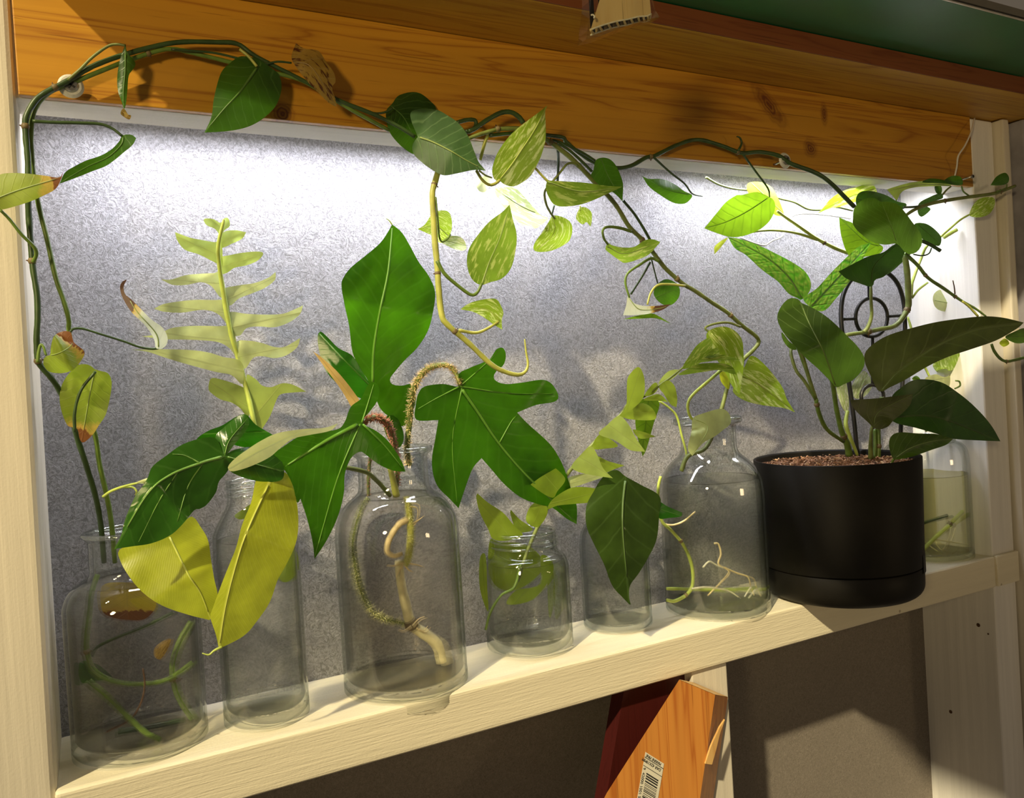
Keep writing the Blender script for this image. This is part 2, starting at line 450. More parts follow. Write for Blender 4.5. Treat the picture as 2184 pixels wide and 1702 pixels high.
# clear glass: thin clear walls with fresnel reflections, slightly greener where seen edge-on
def clear_glass(key, tint, edge, k=1.0, ior=1.5):
    m, t, out = nt(key)
    lw = N(t, 'ShaderNodeLayerWeight', i_Blend=.5)
    fac = math_(t, 'POWER', lw.outputs['Facing'], 3.8)
    tc = mixc(t, fac, tint, edge)
    tr = t.nodes.new('ShaderNodeBsdfTransparent'); L(t, tc, tr.inputs[0])
    gl = N(t, 'ShaderNodeBsdfGlossy', i_Roughness=.02); gl.inputs[0].default_value = (1, 1, 1, 1)
    mx = t.nodes.new('ShaderNodeMixShader')
    f0 = ((ior - 1) / (ior + 1)) ** 2
    sch = math_(t, 'MULTIPLY', math_(t, 'POWER', lw.outputs['Facing'], 5.0), 1.0 * k)
    L(t, math_(t, 'ADD', sch, f0, clamp=True), mx.inputs[0])
    L(t, tr.outputs[0], mx.inputs[1]); L(t, gl.outputs[0], mx.inputs[2]); L(t, mx.outputs[0], out.inputs[0])
    MAT[key] = m
clear_glass('glass', (.985, .99, .985), (.24, .30, .22))
clear_glass('glass_blue', (.985, .99, .99), (.26, .36, .34))
clear_glass('plastic_film', (.96, .95, .9), (.7, .66, .5), k=1.0, ior=1.7)
clear_glass('glass_rim', (.95, .97, .95), (.35, .42, .34), k=1.0, ior=2.4)
def water_mat(key, col):
    m, t, out = nt(key)
    rf = N(t, 'ShaderNodeBsdfRefraction', i_IOR=1.12, i_Roughness=.0); rf.inputs[0].default_value = (*col, 1)
    gl = N(t, 'ShaderNodeBsdfGlossy', i_Roughness=.03)
    fr = N(t, 'ShaderNodeFresnel', i_IOR=1.33)
    tp = t.nodes.new('ShaderNodeBsdfTransparent'); tp.inputs[0].default_value = (*col, 1)
    m0 = N(t, 'ShaderNodeMixShader'); m0.inputs[0].default_value = .62
    L(t, rf.outputs[0], m0.inputs[1]); L(t, tp.outputs[0], m0.inputs[2])
    mx = t.nodes.new('ShaderNodeMixShader')
    lw2 = N(t, 'ShaderNodeLayerWeight', i_Blend=.5)
    L(t, math_(t, 'ADD', math_(t, 'MULTIPLY', math_(t, 'POWER', lw2.outputs['Facing'], 7.0), .5), .015), mx.inputs[0])
    L(t, m0.outputs[0], mx.inputs[1]); L(t, gl.outputs[0], mx.inputs[2]); L(t, mx.outputs[0], out.inputs[0])
    MAT[key] = m
water_mat('water', (.97, .975, .96))
water_mat('water_yellow', (.95, .93, .72))
water_mat('water_green', (.97, .975, .93))
water_mat('water_brown', (.97, .95, .915))

# ------------------------------------------------------------------ leaf builder
def leaf(parent, tg, outline, mat, Y, mid=None, cup=.006, fl=0, fr=0, ripple=.0015, name='leaf', rib=True, ribr=.45, label=None,
         veins=(), sp=None, gx=0, gy=0, lobe=0):
    """outline measured on the picture, Y = depth(s) along the midrib; fl/fr tilt of the two halves; cup = edge curl"""
    o2 = outline_smooth(T(tg, outline))
    if mid is None:
        A = o2 - o2.mean(0); u, s_, vt = np.linalg.svd(A, full_matrices=False)
        dd = A @ vt[0]; c0 = o2.mean(0)
        midp = np.array([c0 + vt[0]*dd.min()*.95, c0, c0 + vt[0]*dd.max()*.95])
    else: midp = np.array([p[:2] for p in T(tg, mid)], float)
    mc = catmull(midp, 8)
    seg = np.linalg.norm(np.diff(mc, axis=0), axis=1); cum = np.r_[0, np.cumsum(seg)]; Ltot = cum[-1] + 1e-6
    size = max(np.ptp(o2[:, 0]), np.ptp(o2[:, 1]))
    if sp is None: sp = max(3.5, min(9, size / 16))
    # resample the outline a little
    per = np.linalg.norm(np.diff(np.vstack([o2, o2[:1]]), axis=0), axis=1)
    keep = [0]; acc = 0
    for i in range(1, len(o2)):
        acc += per[i-1]
        if acc > sp * .55 or np.linalg.norm(o2[i] - o2[keep[-1]]) > sp*.5: keep.append(i); acc = 0
    o2 = o2[keep]
    x0, y0 = o2.min(0); x1, y1 = o2.max(0)
    pts = [tuple(p) for p in o2]; nb = len(pts)
    edges = [(i, (i+1) % nb) for i in range(nb)]
    inner = []
    for j, yy in enumerate(np.arange(y0, y1, sp * .87)):
        for xx in np.arange(x0 + (j % 2) * sp * .5, x1, sp): inner.append((xx, yy))
    inner = np.array(inner)
    if len(inner):
        dmin = np.min(np.linalg.norm(inner[:, None] - o2[None], axis=2), axis=1)
        inner = inner[dmin > sp * .5]
        if len(inner):
            dm = np.min(np.linalg.norm(inner[:, None] - mc[None], axis=2), axis=1)
            inner = inner[dm > sp * .5]
    # midrib points inside
    def inside(p):
        c_ = False; j = nb - 1
        for i in range(nb):
            if (o2[i][1] > p[1]) != (o2[j][1] > p[1]) and p[0] < (o2[j][0]-o2[i][0])*(p[1]-o2[i][1])/(o2[j][1]-o2[i][1]) + o2[i][0]: c_ = not c_
            j = i
        return c_
    mi = [p for p in mc if inside(p) and np.min(np.linalg.norm(o2 - p, axis=1)) > sp*.4]
    allp = [Vector((float(a), float(b))) for a, b in pts] + [Vector((float(a), float(b))) for a, b in inner] + [Vector((float(a), float(b))) for a, b in mi]
    vs, es, fs, *_ = delaunay_2d_cdt(allp, edges, [], 1, 1e-4)
    V2 = np.array([(v.x, v.y) for v in vs])
    # coordinates along / across the midrib
    a = mc[:-1]; b = mc[1:]; ab = b - a
    best = np.full(len(V2), 1e9); S = np.zeros(len(V2)); D = np.zeros(len(V2))
    for i in range(len(a)):
        q = V2 - a[i]; tt = (q @ ab[i]) / (ab[i] @ ab[i] + 1e-9)
        tc = np.clip(tt, 0, 1)
        dv = q - tc[:, None] * ab[i]; dist = np.linalg.norm(dv, axis=1)
        sg = np.sign(ab[i][0] * q[:, 1] - ab[i][1] * q[:, 0])
        mk = dist < best
        best[mk] = dist[mk]; S[mk] = cum[i] + tc[mk] * seg[i]; D[mk] = (sg * dist)[mk]
    Dmax = max(np.abs(D).max(), 1)
    Ys = [Y, Y] if np.ndim(Y) == 0 else list(Y)
    ysm = np.interp(S / Ltot, np.linspace(0, 1, len(Ys)), Ys)
    dn = D / Dmax
    ph1, ph2 = rng.uniform(0, 6, 2)
    yy = ysm + cup * dn**2 + np.where(D < 0, fl, fr) * np.abs(dn) \
        + ripple * np.sin(S / Ltot * 9 + ph1) * np.abs(dn) + ripple * .6 * np.sin(V2[:, 0] / 17 + V2[:, 1] / 23 + ph2) * np.abs(dn) \
        + gx * (V2[:, 0] - V2[:, 0].mean()) / 100 + gy * (V2[:, 1] - V2[:, 1].mean()) / 100
    V3_ = [P(p[0], p[1], min(y_, WALLY - .002)) for p, y_ in zip(V2, yy)]
    faces = [tuple(f) for f in fs]
    o = mesh_obj(name, V3_, faces, MAT[mat], parent)
    at = o.data.attributes.new('leafco', 'FLOAT_VECTOR', 'POINT')
    buf = np.zeros(len(V2) * 3, dtype=np.float32); buf[0::3] = S / Ltot; buf[1::3] = D / Ltot; buf[2::3] = rng.uniform(0, 5)
    at.data.foreach_set('vector', buf)
    if label: o['label'] = label
    if rib and size > 45 and len(mi) > 4:
        def surfY(p):
            i = np.argmin(np.linalg.norm(V2 - p, axis=1)); return yy[i]
        mp = [P(p[0], p[1], surfY(p) - .0002) for p in mi]
        rr = np.linspace(ribr, ribr * .35, len(mp)) * .001 * min(1.8, size / 150 + .3)
        tube('midrib', mp[::2] if len(mp) > 8 else mp, list(rr), MAT.get('rib_' + mat) or ribmat(mat), o, 5, 2)
        for vn in veins:
            vc = catmull(np.array([p[:2] for p in T(tg, vn)], float), 6)
            vc = [p for p in vc if inside(p)]
            if len(vc) > 3:
                tube('vein', [P(p[0], p[1], surfY(p) - .0001) for p in vc], list(np.linspace(ribr * .8, ribr * .3, len(vc)) * .001), MAT.get('rib_' + mat) or ribmat(mat), o, 5, 1)
    return o
RIBC = dict(phil=(.12, .30, .03), phildark=(.07, .2, .02), glossy=(.16, .32, .06), lime=(.5, .55, .10), bright=(.12, .28, .02),
            pothos=(.38, .46, .10), monstera=(.16, .22, .06), mondark=(.05, .08, .02), dark=(.08, .17, .03), bottleleaf=(.07, .13, .03))
def ribmat(k):
    c_ = RIBC.get(k)
    if c_ is None:
        c_ = (.25, .34, .10) if k in ('pothosdark', 'pothospale', 'olivetip', 'greygreen', 'whitegreen') else (.36, .46, .14)
        if k in ('monolive', 'monbright'): c_ = (.13, .18, .05)
        if k in ('damaged', 'bract'): c_ = (.3, .2, .06)
    MAT['rib_' + k] = simple('rib_' + k, c_, .4, .15, 80)
    return MAT['rib_' + k]

# ================================================================== SETTING
ZS = 0.0; TS = .040                      # top rail of the sill and its thickness
ZB = .474; ZT = .5628; XR = 1.055
wall = box('wall_back', -.30, 1.30, WALLY, WALLY + .012, -.04, .70, MAT['felt'], bevel=0); tag(wall, 'grey fibrous felt panel behind the bottles and plants', kind='structure')
# subdivide for gentle unevenness is left to the material; the panel under the sill is a separate board
lw_ = box('wall_lower', -.30, 1.055, WALLY, WALLY + .012, -.60, -.0405, MAT['grey_board'], bevel=0); tag(lw_, 'dark grey board below the white sill', kind='structure')
ls = box('trim_left', -.075, 0.0, 0.0, WALLY + .01, -.60, .75, MAT['paint_stud'], bevel=.007, seg=4)
for v_ in ls.data.vertices: v_.co.x += .0035 + .010 * (v_.co.z - .1)
tag(ls, 'cream painted upright stud at the left edge', kind='structure')
rs = box('trim_right', XR, XR + .047, 0.0, WALLY + .01, -.60, ZT - .001, MAT['paint_white'], bevel=.003, seg=3); tag(rs, 'white painted upright stud at the right', kind='structure')
t1 = box('trim_1', XR + .049, XR + .062, -.012, WALLY, -.60, ZT - .001, MAT['paint_stud'], bevel=.002); tag(t1, 'narrow cream trim strip beside the right stud', kind='structure')
t2 = box('trim_2', XR + .0635, XR + .078, -.004, WALLY, -.60, ZT - .001, MAT['paint_stud'], bevel=.003); tag(t2, 'second cream trim strip right of the stud', kind='structure')
t3 = box('trim_3', XR + .080, XR + .105, -.020, WALLY, -.60, ZT - .001, MAT['grey_trim'], bevel=.002); tag(t3, 'grey upright at the far right edge', kind='structure')
t4 = box('wall_right', XR + .106, XR + .50, .0, WALLY, -.60, ZT - .001, MAT['paint_stud'], bevel=.002); tag(t4, 'shaded wall beyond the grey upright', kind='structure')
for hx_, hy_, hr_ in ((2087, 1333, .0026), (2028, 1518, .0024), (2108, 1352, .0012)):
    # nail holes in the inner face of the right stud
    p_ = CAM + (R.T @ np.array([(hx_ - CX) / FPX, (hy_ - CY) / FPX, 1.0])) * ((XR - CAM[0]) / (R.T @ np.array([(hx_ - CX) / FPX, (hy_ - CY) / FPX, 1.0]))[0])
    bm = bmesh.new(); bmesh.ops.create_cone(bm, cap_ends=True, segments=9, radius1=hr_, radius2=hr_ * .7, depth=.0012, matrix=Matrix.Translation(Vector(p_)) @ Matrix.Rotation(math.pi/2, 4, 'Y'))
    bm_obj('nail_hole', bm, MAT['bark'], rs)
# centre stud below the sill, with a chamfered upper left corner
cs = box('trim_centre', .5555, .6010, 0.0, WALLY - .001, -.60, -TS - .0008, MAT['paint_stud'], bevel=.0015); tag(cs, 'cream stud under the middle of the sill', kind='structure')
# nog behind the beam
nog = box('trim_top', 0.0005, XR - .0005, .0062, .0406, ZB, ZT - .0005, MAT['paint'], bevel=.0012); tag(nog, 'white painted top rail whose underside shows below the pine beam', kind='structure')

# sill board
sill = tag(box('sill_board', 0.001, XR - .001, -.004, WALLY - .0005, -TS, 0.0, MAT['paint_cream'], bevel=.0035, seg=3),
           'long cream painted timber sill carrying the bottles and black pot', 'shelf')
endb = box('sill_end', XR - .0005, XR + .046, -.006, -.0005, -TS + .001, .0005, MAT['paint_cream'], sill, bevel=.0015)

# pine beam
beam = thing('pine_beam', 'honey coloured knotty pine beam across the top, behind the vine', 'beam', None)
box('board', 0.009, XR - .001, -.0005, .0055, ZB + .0002, ZT - .0002, MAT['pine_beam'], beam, bevel=.0008)

# pine shelf board above, with red-brown front edge
top = thing('overhead_shelf', 'overhead pine shelf board with a red-brown front edge', 'shelf', None)
box('board', .02, 1.9, -.077, WALLY, ZT + .0003, ZT + .0195, MAT['pine_shelf'], top, bevel=.0008)
tag(box('front_edge', .02, 1.9, -.0785, -.0772, ZT + .0004, ZT + .0197, MAT['red_edge'], top, bevel=.0004), 'red-brown front edge')
# green panel resting on it
gp = thing('green_panel', 'dark green panel lying on the overhead pine shelf', 'panel', None)
def slab(name, pts_xy, z0, z1, mat, parent):
    n = len(pts_xy); v = [(x, y, z0) for x, y in pts_xy] + [(x, y, z1) for x, y in pts_xy]
    f = [tuple(range(n))[::-1], tuple(range(n, 2*n))] + [(i, (i+1) % n, (i+1) % n + n, i + n) for i in range(n)]
    return mesh_obj(name, v, f, mat, parent, smooth=False)
slab('sheet', [(.40, .06), (.40, -.1715), (1.12, -.1715), (.958, -.0), (.95, .06)], ZT + .0205, ZT + .0285, MAT['green_panel'], gp)
tag(box('edge_strip', .40, 1.12, -.1735, -.1717, ZT + .0205, ZT + .0240, MAT['metal_trim'], gp, bevel=.0003), 'pale metal edge strip')
tag(box('edge_black', .40, 1.12, -.1760, -.1737, ZT + .0215, ZT + .0290, MAT['gap_dark'], gp, bevel=.0003), 'black edge strip')  # thin near-black strip along the front of the metal edge
# woven basket beside it
bk = thing('woven_basket', 'woven wicker basket base beside the green panel, top right', 'basket', None)
bm = bmesh.new()
for i in range(34):
    for j in range(14):
        x = .99 + i * .0062; y = -.165 + j * .0075
        if x < 1.118 - (y + .1715) * .94 + .008: continue
        bmesh.ops.create_cube(bm, size=1, matrix=Matrix.Translation((x, y, ZT + .0235 + (.0015 if (i + j) % 2 else 0))) @ Matrix.Diagonal((.0064, .0062, .004, 1)))
o = bm_obj('wicker_strands', bm, MAT['wicker'], bk); o['kind'] = 'stuff'
box('rim', 1.09, 1.25, -.06, .05, ZT + .0265, ZT + .06, MAT['wicker'], bk, bevel=.004)
bk2 = tag(box('overhead_cabinet', .143, 1.75, -1.0, -.262, .620, .645, MAT['grey_trim'], bevel=.003), 'underside of a grey cabinet glimpsed at the top right corner', 'cabinet')

box('back_rail', .143, 1.75, -.261, -.03, .74, .76, MAT['grey_trim'], bk2, bevel=.003)
box('side_panel', 1.72, 1.75, -.261, -.03, .645, .7395, MAT['grey_trim'], bk2, bevel=.003)
# ================================================================== OFFCUTS UNDER THE SILL
def prism_px(name, tg, poly, Yf, Yb, mat, parent, bevel=.0008, smooth=False):
    q = T(tg, poly); fr = [P(p[0], p[1], Yf) for p in q]
    n = len(q); bk = [f + np.array([0, Yb - Yf, 0]) for f in fr]
    return mesh_obj(name, fr + bk, [tuple(range(n)), tuple(range(n, 2*n))[::-1]] + [((i+1) % n, i, i + n, (i+1) % n + n) for i in range(n)], mat, parent, smooth)
oc = thing('timber_offcut', 'orange pine offcut with angled ends and a barcode sticker, leaning under the sill', 'timber', None)
bod = prism_px('body', 'V4', [(950, 280), (1382, 462), (1130, 2150), (-250, 2150), (80, 1630)], -.020, -.020 + .0001, MAT['pine_offcut'], oc)
bpy.data.objects.remove(bod)
# body: front face, with a side going back to the right
fa = [(950, 280), (1382, 462), (1135, 2150), (-180, 2150), (80, 1640)]
A = [P(*p, -.022) for p in T('V4', fa)]
back_top = P(*T('V4', [(1535, 490)])[0], -.004); offv = back_top - A[1]
B = [a + offv for a in A]
n = 5
mesh_obj('body', A + B, [tuple(range(n)), tuple(range(n, 2*n))[::-1], (2, 1, 6, 7), (3, 2, 7, 8), (4, 3, 8, 9), (0, 4, 9, 5)], MAT['pine_offcut'], oc, False)
up = np.array([0, 0, .0003])
tag(mesh_obj('end_grain', [A[0] + up, A[1] + up, B[1] + up, B[0] + up], [(0, 1, 2, 3)], MAT['pine_end'], oc, False), 'paler sawn end')
# splinter torn from the side
q = T('V4', [(1500, 760), (1440, 850), (1370, 1000), (1330, 1090), (1265, 1290), (1345, 1300), (1400, 1100), (1440, 930)])
sp_ = [P(*p, -.0235) for p in q]
tag(mesh_obj('splinter', sp_ + [a + np.array([0, .002, 0]) for a in sp_], [tuple(range(8)), tuple(range(8, 16))[::-1]] + [((i+1) % 8, i, i+8, (i+1) % 8+8) for i in range(8)], MAT['pine_end'], oc, False), 'pale torn splinter')
# barcode sticker: local frame on the front face
s0 = P(*T('V4', [(545, 1148)])[0], -.0224); s1 = P(*T('V4', [(768, 1290)])[0], -.0224)
s3 = P(*T('V4', [(440, 1740)])[0], -.0224)
ex = (s1 - s0); wS = np.linalg.norm(ex); ex = ex / wS
ey = (s3 - s0); ey = ey / np.linalg.norm(ey)
def sq(a, b, c, d, off=0.0):
    o_ = np.array([0, -off, 0])
    return [s0 + ex*a*wS + ey*b*wS + o_, s0 + ex*c*wS + ey*b*wS + o_, s0 + ex*c*wS + ey*d*wS + o_, s0 + ex*a*wS + ey*d*wS + o_]
stk = tag(mesh_obj('barcode_sticker', sq(0, 0, 1, 3.0) + sq(0, 0, 1, 3.0, -.0002), [(0, 1, 2, 3), (7, 6, 5, 4), (0, 4, 5, 1), (1, 5, 6, 2)], MAT['label_white'], oc, False), 'white sticker with a black barcode')
vb, fb = [], []
def bar(a, b, c, d):
    k_ = len(vb); vb.extend(sq(a, b, c, d, .00015)); fb.append((k_, k_+1, k_+2, k_+3))
bar(0, .16, 1, .185); bar(0.0, .44, 1.0, .46)
y_ = .62
rb = random.Random(5)
while y_ < 2.9:
    h_ = rb.choice([.02, .03, .05]); bar(.22, y_, .86, y_ + h_); y_ += h_ + rb.choice([.02, .03, .045])
mesh_obj('barcode', vb, fb, MAT['ink'], stk, False)
def text(body, size, org, xdir, ydir, mat, parent, name='printed_text'):
    cu = bpy.data.curves.new(name, 'FONT'); cu.body = body; cu.size = size; cu.extrude = .00003
    cu.materials.append(mat)
    o = link(bpy.data.objects.new(name, cu), parent)
    x = Vector(xdir).normalized(); z = x.cross(Vector(ydir)).normalized(); y = z.cross(x)
    mm = Matrix.Identity(4)
    for i in range(3): mm[i][0], mm[i][1], mm[i][2], mm[i][3] = x[i], y[i], z[i], org[i]
    bpy.context.view_layer.update()
    me = bpy.data.meshes.new_from_object(o); me.transform(mm)
    bpy.data.objects.remove(o)
    return link(bpy.data.objects.new(name, me), parent)
fr_ = np.array([0, -.0003, 0])
text('9  42000 1001 530', .0042, s0 + ex*wS*.02 + ey*wS*.52 + fr_, ey, -ex*-1, MAT['ink'], stk)
text('MARINE PINE', .0036, s0 + ex*wS*.86 + ey*wS*.04 + fr_, -ex, ey, MAT['ink'], stk)
text('DAR 42X19MM', .0040, s0 + ex*wS*.90 + ey*wS*.22 + fr_, -ex, ey, MAT['ink'], stk)
# maroon board behind
mb = thing('maroon_board', 'dark maroon board standing behind the orange offcut', 'timber', None)
prism_px('body', 'V4', [(300, 330), (1150, 130), (1060, 900), (700, 2200), (-10, 2200), (90, 1600)], .012, .030, MAT['maroon_board'], mb)

# ================================================================== SCREWS / CORD / CARD
def screw(x, y, r, Yf, label, washer=True):
    t_ = thing('wood_screw', label, 'screw', None, 'screws along the beam')
    c_ = P(x, y, Yf)
    def disc(name, rad, th, mat, yo, bev=True):
        bm = bmesh.new()
        bmesh.ops.create_cone(bm, cap_ends=True, segments=28, radius1=rad, radius2=rad * (.8 if bev else 1), depth=th,
                              matrix=Matrix.Translation((c_[0], c_[1] + yo, c_[2])) @ Matrix.Rotation(math.pi/2, 4, 'X'))
        return bm_obj(name, bm, mat, t_)
    if washer: disc('washer', r, .0018, MAT['washer'], 0)
    h_ = disc('screw_head', r * .62, .0016, MAT['screw_metal'], -.0016)
    for a in (0.6, 0.6 + math.pi/2):
        bm = bmesh.new()
        bmesh.ops.create_cube(bm, size=1, matrix=Matrix.Translation((c_[0], c_[1] - .0026, c_[2])) @ Matrix.Rotation(a, 4, 'Y') @ Matrix.Diagonal((r * .7, .0006, r * .16, 1)))
        bm_obj('cross_slot', bm, MAT['ink'], h_)
    tube('shank', [c_ + np.array([0, -.001, 0]), c_ + np.array([0, -Yf + .003, 0])], .0012, MAT['screw_metal'], t_, 8, 2)
    return t_
screw(151, 183, .0082, -.008, 'screw with pale washer holding the vine at the left end of the beam')
screw(1675, 342, .0084, -.017, 'screw with washer beside the dark vine near the two knots')
screw(2072, 377, .0042, -.018, 'small round-headed screw at the right end of the beam', washer=False)

cordt = thing('hanging_cord', 'thin white cord hanging down the right end of the pine beam', 'cord', None)
tube('cord', ipx(T('Z4', [(1150, 765), (1130, 850), (1090, 940), (1045, 1010), (1035, 1080), (1020, 1150)]), [-.004, -.012, -.014, -.014, -.008, -.004]), .0011, MAT['cord_white'], cordt, 6)
pc = thing('light_cable', 'slack pale cable of the grow light drooping behind the green leaves', 'cable', None)
tube('cable', ipx(T('Z3', [(1150, 1540), (1240, 1575), (1310, 1590), (1360, 1560), (1425, 1530), (1440, 1450), (1500, 1395), (1600, 1385), (1720, 1395), (1870, 1415)]), .085), .0011, MAT['cord_white'], pc, 6)
pc2 = thing('grey_cable', 'grey-green cable running from the top rail behind the right leaves', 'cable', None)
tube('cable', ipx(T('Z3', [(930, 1150), (1010, 1195), (1120, 1225), (1280, 1240), (1400, 1285), (1500, 1310), (1590, 1355), (1680, 1360), (1760, 1340), (1880, 1365)]), [.05, .07, .07, .06]), .0013, MAT['stem_olive'], pc2, 6)
# grow light fixtures hidden in the gap behind the top rail
for gx0, lab in ((.14, 'slim white grow light bar behind the top rail, left of the two'), (.69, 'slim white grow light bar behind the top rail, right of the two')):
    gl_ = thing('grow_light', lab, 'light', None, 'grow light bars behind the top rail')
    box('housing', gx0, gx0 + .34, .043, .088, .493, .505, MAT['cord_white'], gl_, bevel=.002)

card = thing('cardboard_sample', 'corrugated cardboard piece in a clear plastic sleeve hanging at top centre', 'packaging', None)
fp = T('V5', [(720, -500), (690, 0), (550, 462), (760, 385), (960, 330), (1130, 300), (1300, 258), (1420, 250), (1490, 215), (1470, 0), (1440, -500)])
A = [P(p[0], p[1], -.186) for p in fp]; dv = P(*T('V5', [(650, 552)])[0], -.180) - A[2]
dv = np.array([dv[0] * .5, .007, dv[2] * .55]); n = len(A)
B = [a + dv for a in A]
mesh_obj('face_sheet', A, [tuple(range(n))], MAT['cardboard'], card, False)
mesh_obj('rear_sheet', B, [tuple(range(n))], MAT['cardboard'], card, False)
fv, ff = [], []
for k_ in range(9):
    a0 = k_ / 9; i = 2 + a0 * 6; i0 = int(i); fr0 = i - i0
    p_ = A[i0] * (1 - fr0) + A[i0 + 1] * fr0
    i2 = 2 + (k_ + .55) / 9 * 6; j0 = int(i2); fr1 = i2 - j0
    q_ = A[j0] * (1 - fr1) + A[min(j0 + 1, n-1)] * fr1
    b_ = len(fv); upv = np.array([0, 0, .05])
    fv += [p_, q_ + dv, q_ + dv + upv, p_ + upv]; ff.append((b_, b_+1, b_+2, b_+3))
mesh_obj('flutes', fv, ff, MAT['gap_dark'], card, False)
for k_ in range(10):
    a0 = k_ / 9 * .98; i = 2 + a0 * 6; i0 = min(int(i), n - 2); f0_ = i - i0
    p_ = A[i0] * (1 - f0_) + A[i0 + 1] * f0_
    i2 = 2 + min(k_ + .35, 9) / 9 * 6 * .99; j0 = min(int(i2), n - 2); f1_ = i2 - j0
    q_ = A[j0] * (1 - f1_) + A[j0 + 1] * f1_ + dv
    tube('flute_rib', [p_, (p_ + q_) / 2, q_], .0009, MAT['cardboard'], card, 5, 2)
tube('paper_edge', A[2:9], .0006, MAT['rootwhite'], card, 5, 3)
tube('paper_edge', B[2:9], .0006, MAT['rootwhite'], card, 5, 3)
sl = T('V5', [(540, -500), (560, 0), (500, 480), (480, 612), (700, 560), (900, 480), (1200, 370), (1440, 295), (1622, 268), (1550, 150), (1500, -100), (1490, -500)])
S1 = [P(p[0], p[1], -.1885) for p in sl]; S2 = [s_ + np.array([0, .011, 0]) for s_ in S1]; n = len(S1)
mesh_obj('plastic_sleeve', S1 + S2, [tuple(range(n)), tuple(range(n, 2*n))[::-1]] + [((i+1) % n, i, i + n, (i+1) % n + n) for i in range(n)], MAT['plastic_film'], card, False)
# staple-like clip on sleeve
tube('clip', ipx(T('V5', [(560, 235), (590, 230), (612, 260), (600, 280)]), -.190), .0006, MAT['rootwhite'], card, 5)

# ================================================================== VESSELS
def lathe(name, prof, cx, cy, mat, parent, seg=72, smooth=True, wob=0):
    v, f = [], []
    for r_, z_ in prof:
        for k_ in range(seg):
            a_ = 2 * math.pi * k_ / seg
            v.append((cx + r_ * math.cos(a_), cy + r_ * math.sin(a_), z_))
    for i in range(len(prof) - 1):
        for k_ in range(seg):
            a_, b_ = i*seg + k_, i*seg + (k_+1) % seg
            f.append((a_, b_, b_ + seg, a_ + seg))
    return mesh_obj(name, v, f, mat, parent, smooth)

def z_at(X, Yc, ypx):
    lo, hi = -.2, .6
    for _ in range(40):
        mdl = (lo + hi) / 2
        if proj((X, Yc, mdl))[1] > ypx: lo = mdl
        else: hi = mdl
    return (lo + hi) / 2

def vessel(name, label, X, Yc, prof_px, wall_t, water_y, gmat='glass', wmat='water', base_round=.006, thick=.006, wlabel=None, rings=()):
    """prof_px: (half width px, picture row) from shoulder base to rim"""
    t_ = thing(name, label, 'bottle' if 'bottle' in name else 'jar', None, 'glass vessels of water on the sill')
    dep = proj((X, Yc, .08))[2]
    pr = [(hw * dep / FPX, z_at(X, Yc, y)) for hw, y in prof_px]
    rb = pr[0][0]
    outer = [(.0001, .0012), (rb * .55, .0010), (rb - base_round - .001, .0004)]
    for k_ in range(7):
        a_ = k_ / 6 * math.pi / 2
        outer.append((rb - base_round + base_round * math.sin(a_), base_round - base_round * math.cos(a_) + .0004))
    up_ = catmull([(rb, base_round + .004)] + pr, 6)
    outer += [tuple(p) for p in up_]
    # rim rounding to the inner wall
    rl, zl = outer[-1]
    inner_up = [(max(r_ - wall_t, .002), z_) for r_, z_ in up_]
    inner = [(rl - wall_t * .15, zl + wall_t * .35), (rl - wall_t * .5, zl + wall_t * .5), (rl - wall_t * .85, zl + wall_t * .35)]
    inner += [p for p in inner_up[::-1]]
    ri = rb - wall_t
    inner = [p for p in inner if p[1] > thick + base_round or p[0] < ri * .999 or True]
    br = max(base_round - .001, .002)
    inner = [p for p in inner if p[1] > thick + br]
    for k_ in range(7):
        a_ = math.pi / 2 * (1 - k_ / 6)
        inner.append((ri - br + br * math.sin(a_), thick + br - br * math.cos(a_)))
    inner += [(ri * .5, thick + .0006), (.0001, thick + .0012)]
    lathe('glass_body', outer + inner, X, Yc, MAT[gmat], t_)
    for (hw, y) in rings:
        zz = z_at(X, Yc, y); rr_ = hw * dep / FPX
        rp = [(rr_ + .0013 * math.cos(a_), zz + .0013 * math.sin(a_)) for a_ in np.linspace(-math.pi/2, math.pi*1.5, 11)]
        lathe('thread_ring', rp, X, Yc, MAT['glass_rim'], t_)
    rp = [(rl - wall_t * .5 + wall_t * .7 * math.cos(a_), zl + wall_t * .7 * math.sin(a_)) for a_ in np.linspace(0, math.pi * 2, 13)]
    lathe('rim', rp, X, Yc, MAT['glass_rim'], t_)
    if water_y:
        zw = z_at(X, Yc, water_y)
        e = .0005
        wp = [(.0001, thick + .0012 + e), (ri * .5, thick + .0006 + e)]
        for k_ in range(7):
            a_ = math.pi / 2 * (k_ / 6)
            wp.append((ri - br + br * math.sin(a_) - e, thick + br - br * math.cos(a_) + e))
        for p in inner_up:
            if thick + br < p[1] < zw: wp.append((p[0] - e, p[1]))
        rw = wp[-1][0]
        # interpolate radius at the water level
        zz_ = [p[1] for p in inner_up]; rr2 = [p[0] for p in inner_up]
        rw = float(np.interp(zw, zz_, rr2)) - e
        wp += [(rw, zw + .0004), (rw - .0015, zw - .0004), (rw - .004, zw - .0009), (.0001, zw - .0009)]
        wo = lathe('water', wp, X, Yc, MAT[wmat], t_)
        if wlabel: wo['label'] = wlabel
    return t_
VS = dict(b1=(.0584, .0530), b2=(.1515, .0448), b3=(.273, .0472), jar=(.4064, .0600), b5=(.5144, .0650), b6=(.6357, .0480), pot=(.784, .0070), b8=(1.0100, .0560))
vessel('glass_bottle', 'wide clear bottle of cloudy water at far left, holding the trailing vine stems', *VS['b1'],
       [(133, 1600), (133, 1400), (133, 1300), (131, 1272), (118, 1245), (95, 1228), (80, 1216), (78, 1190), (78, 1150), (84, 1140), (88, 1132)], .003, 1236, wmat='water_brown', thick=.009, wlabel='murky water')
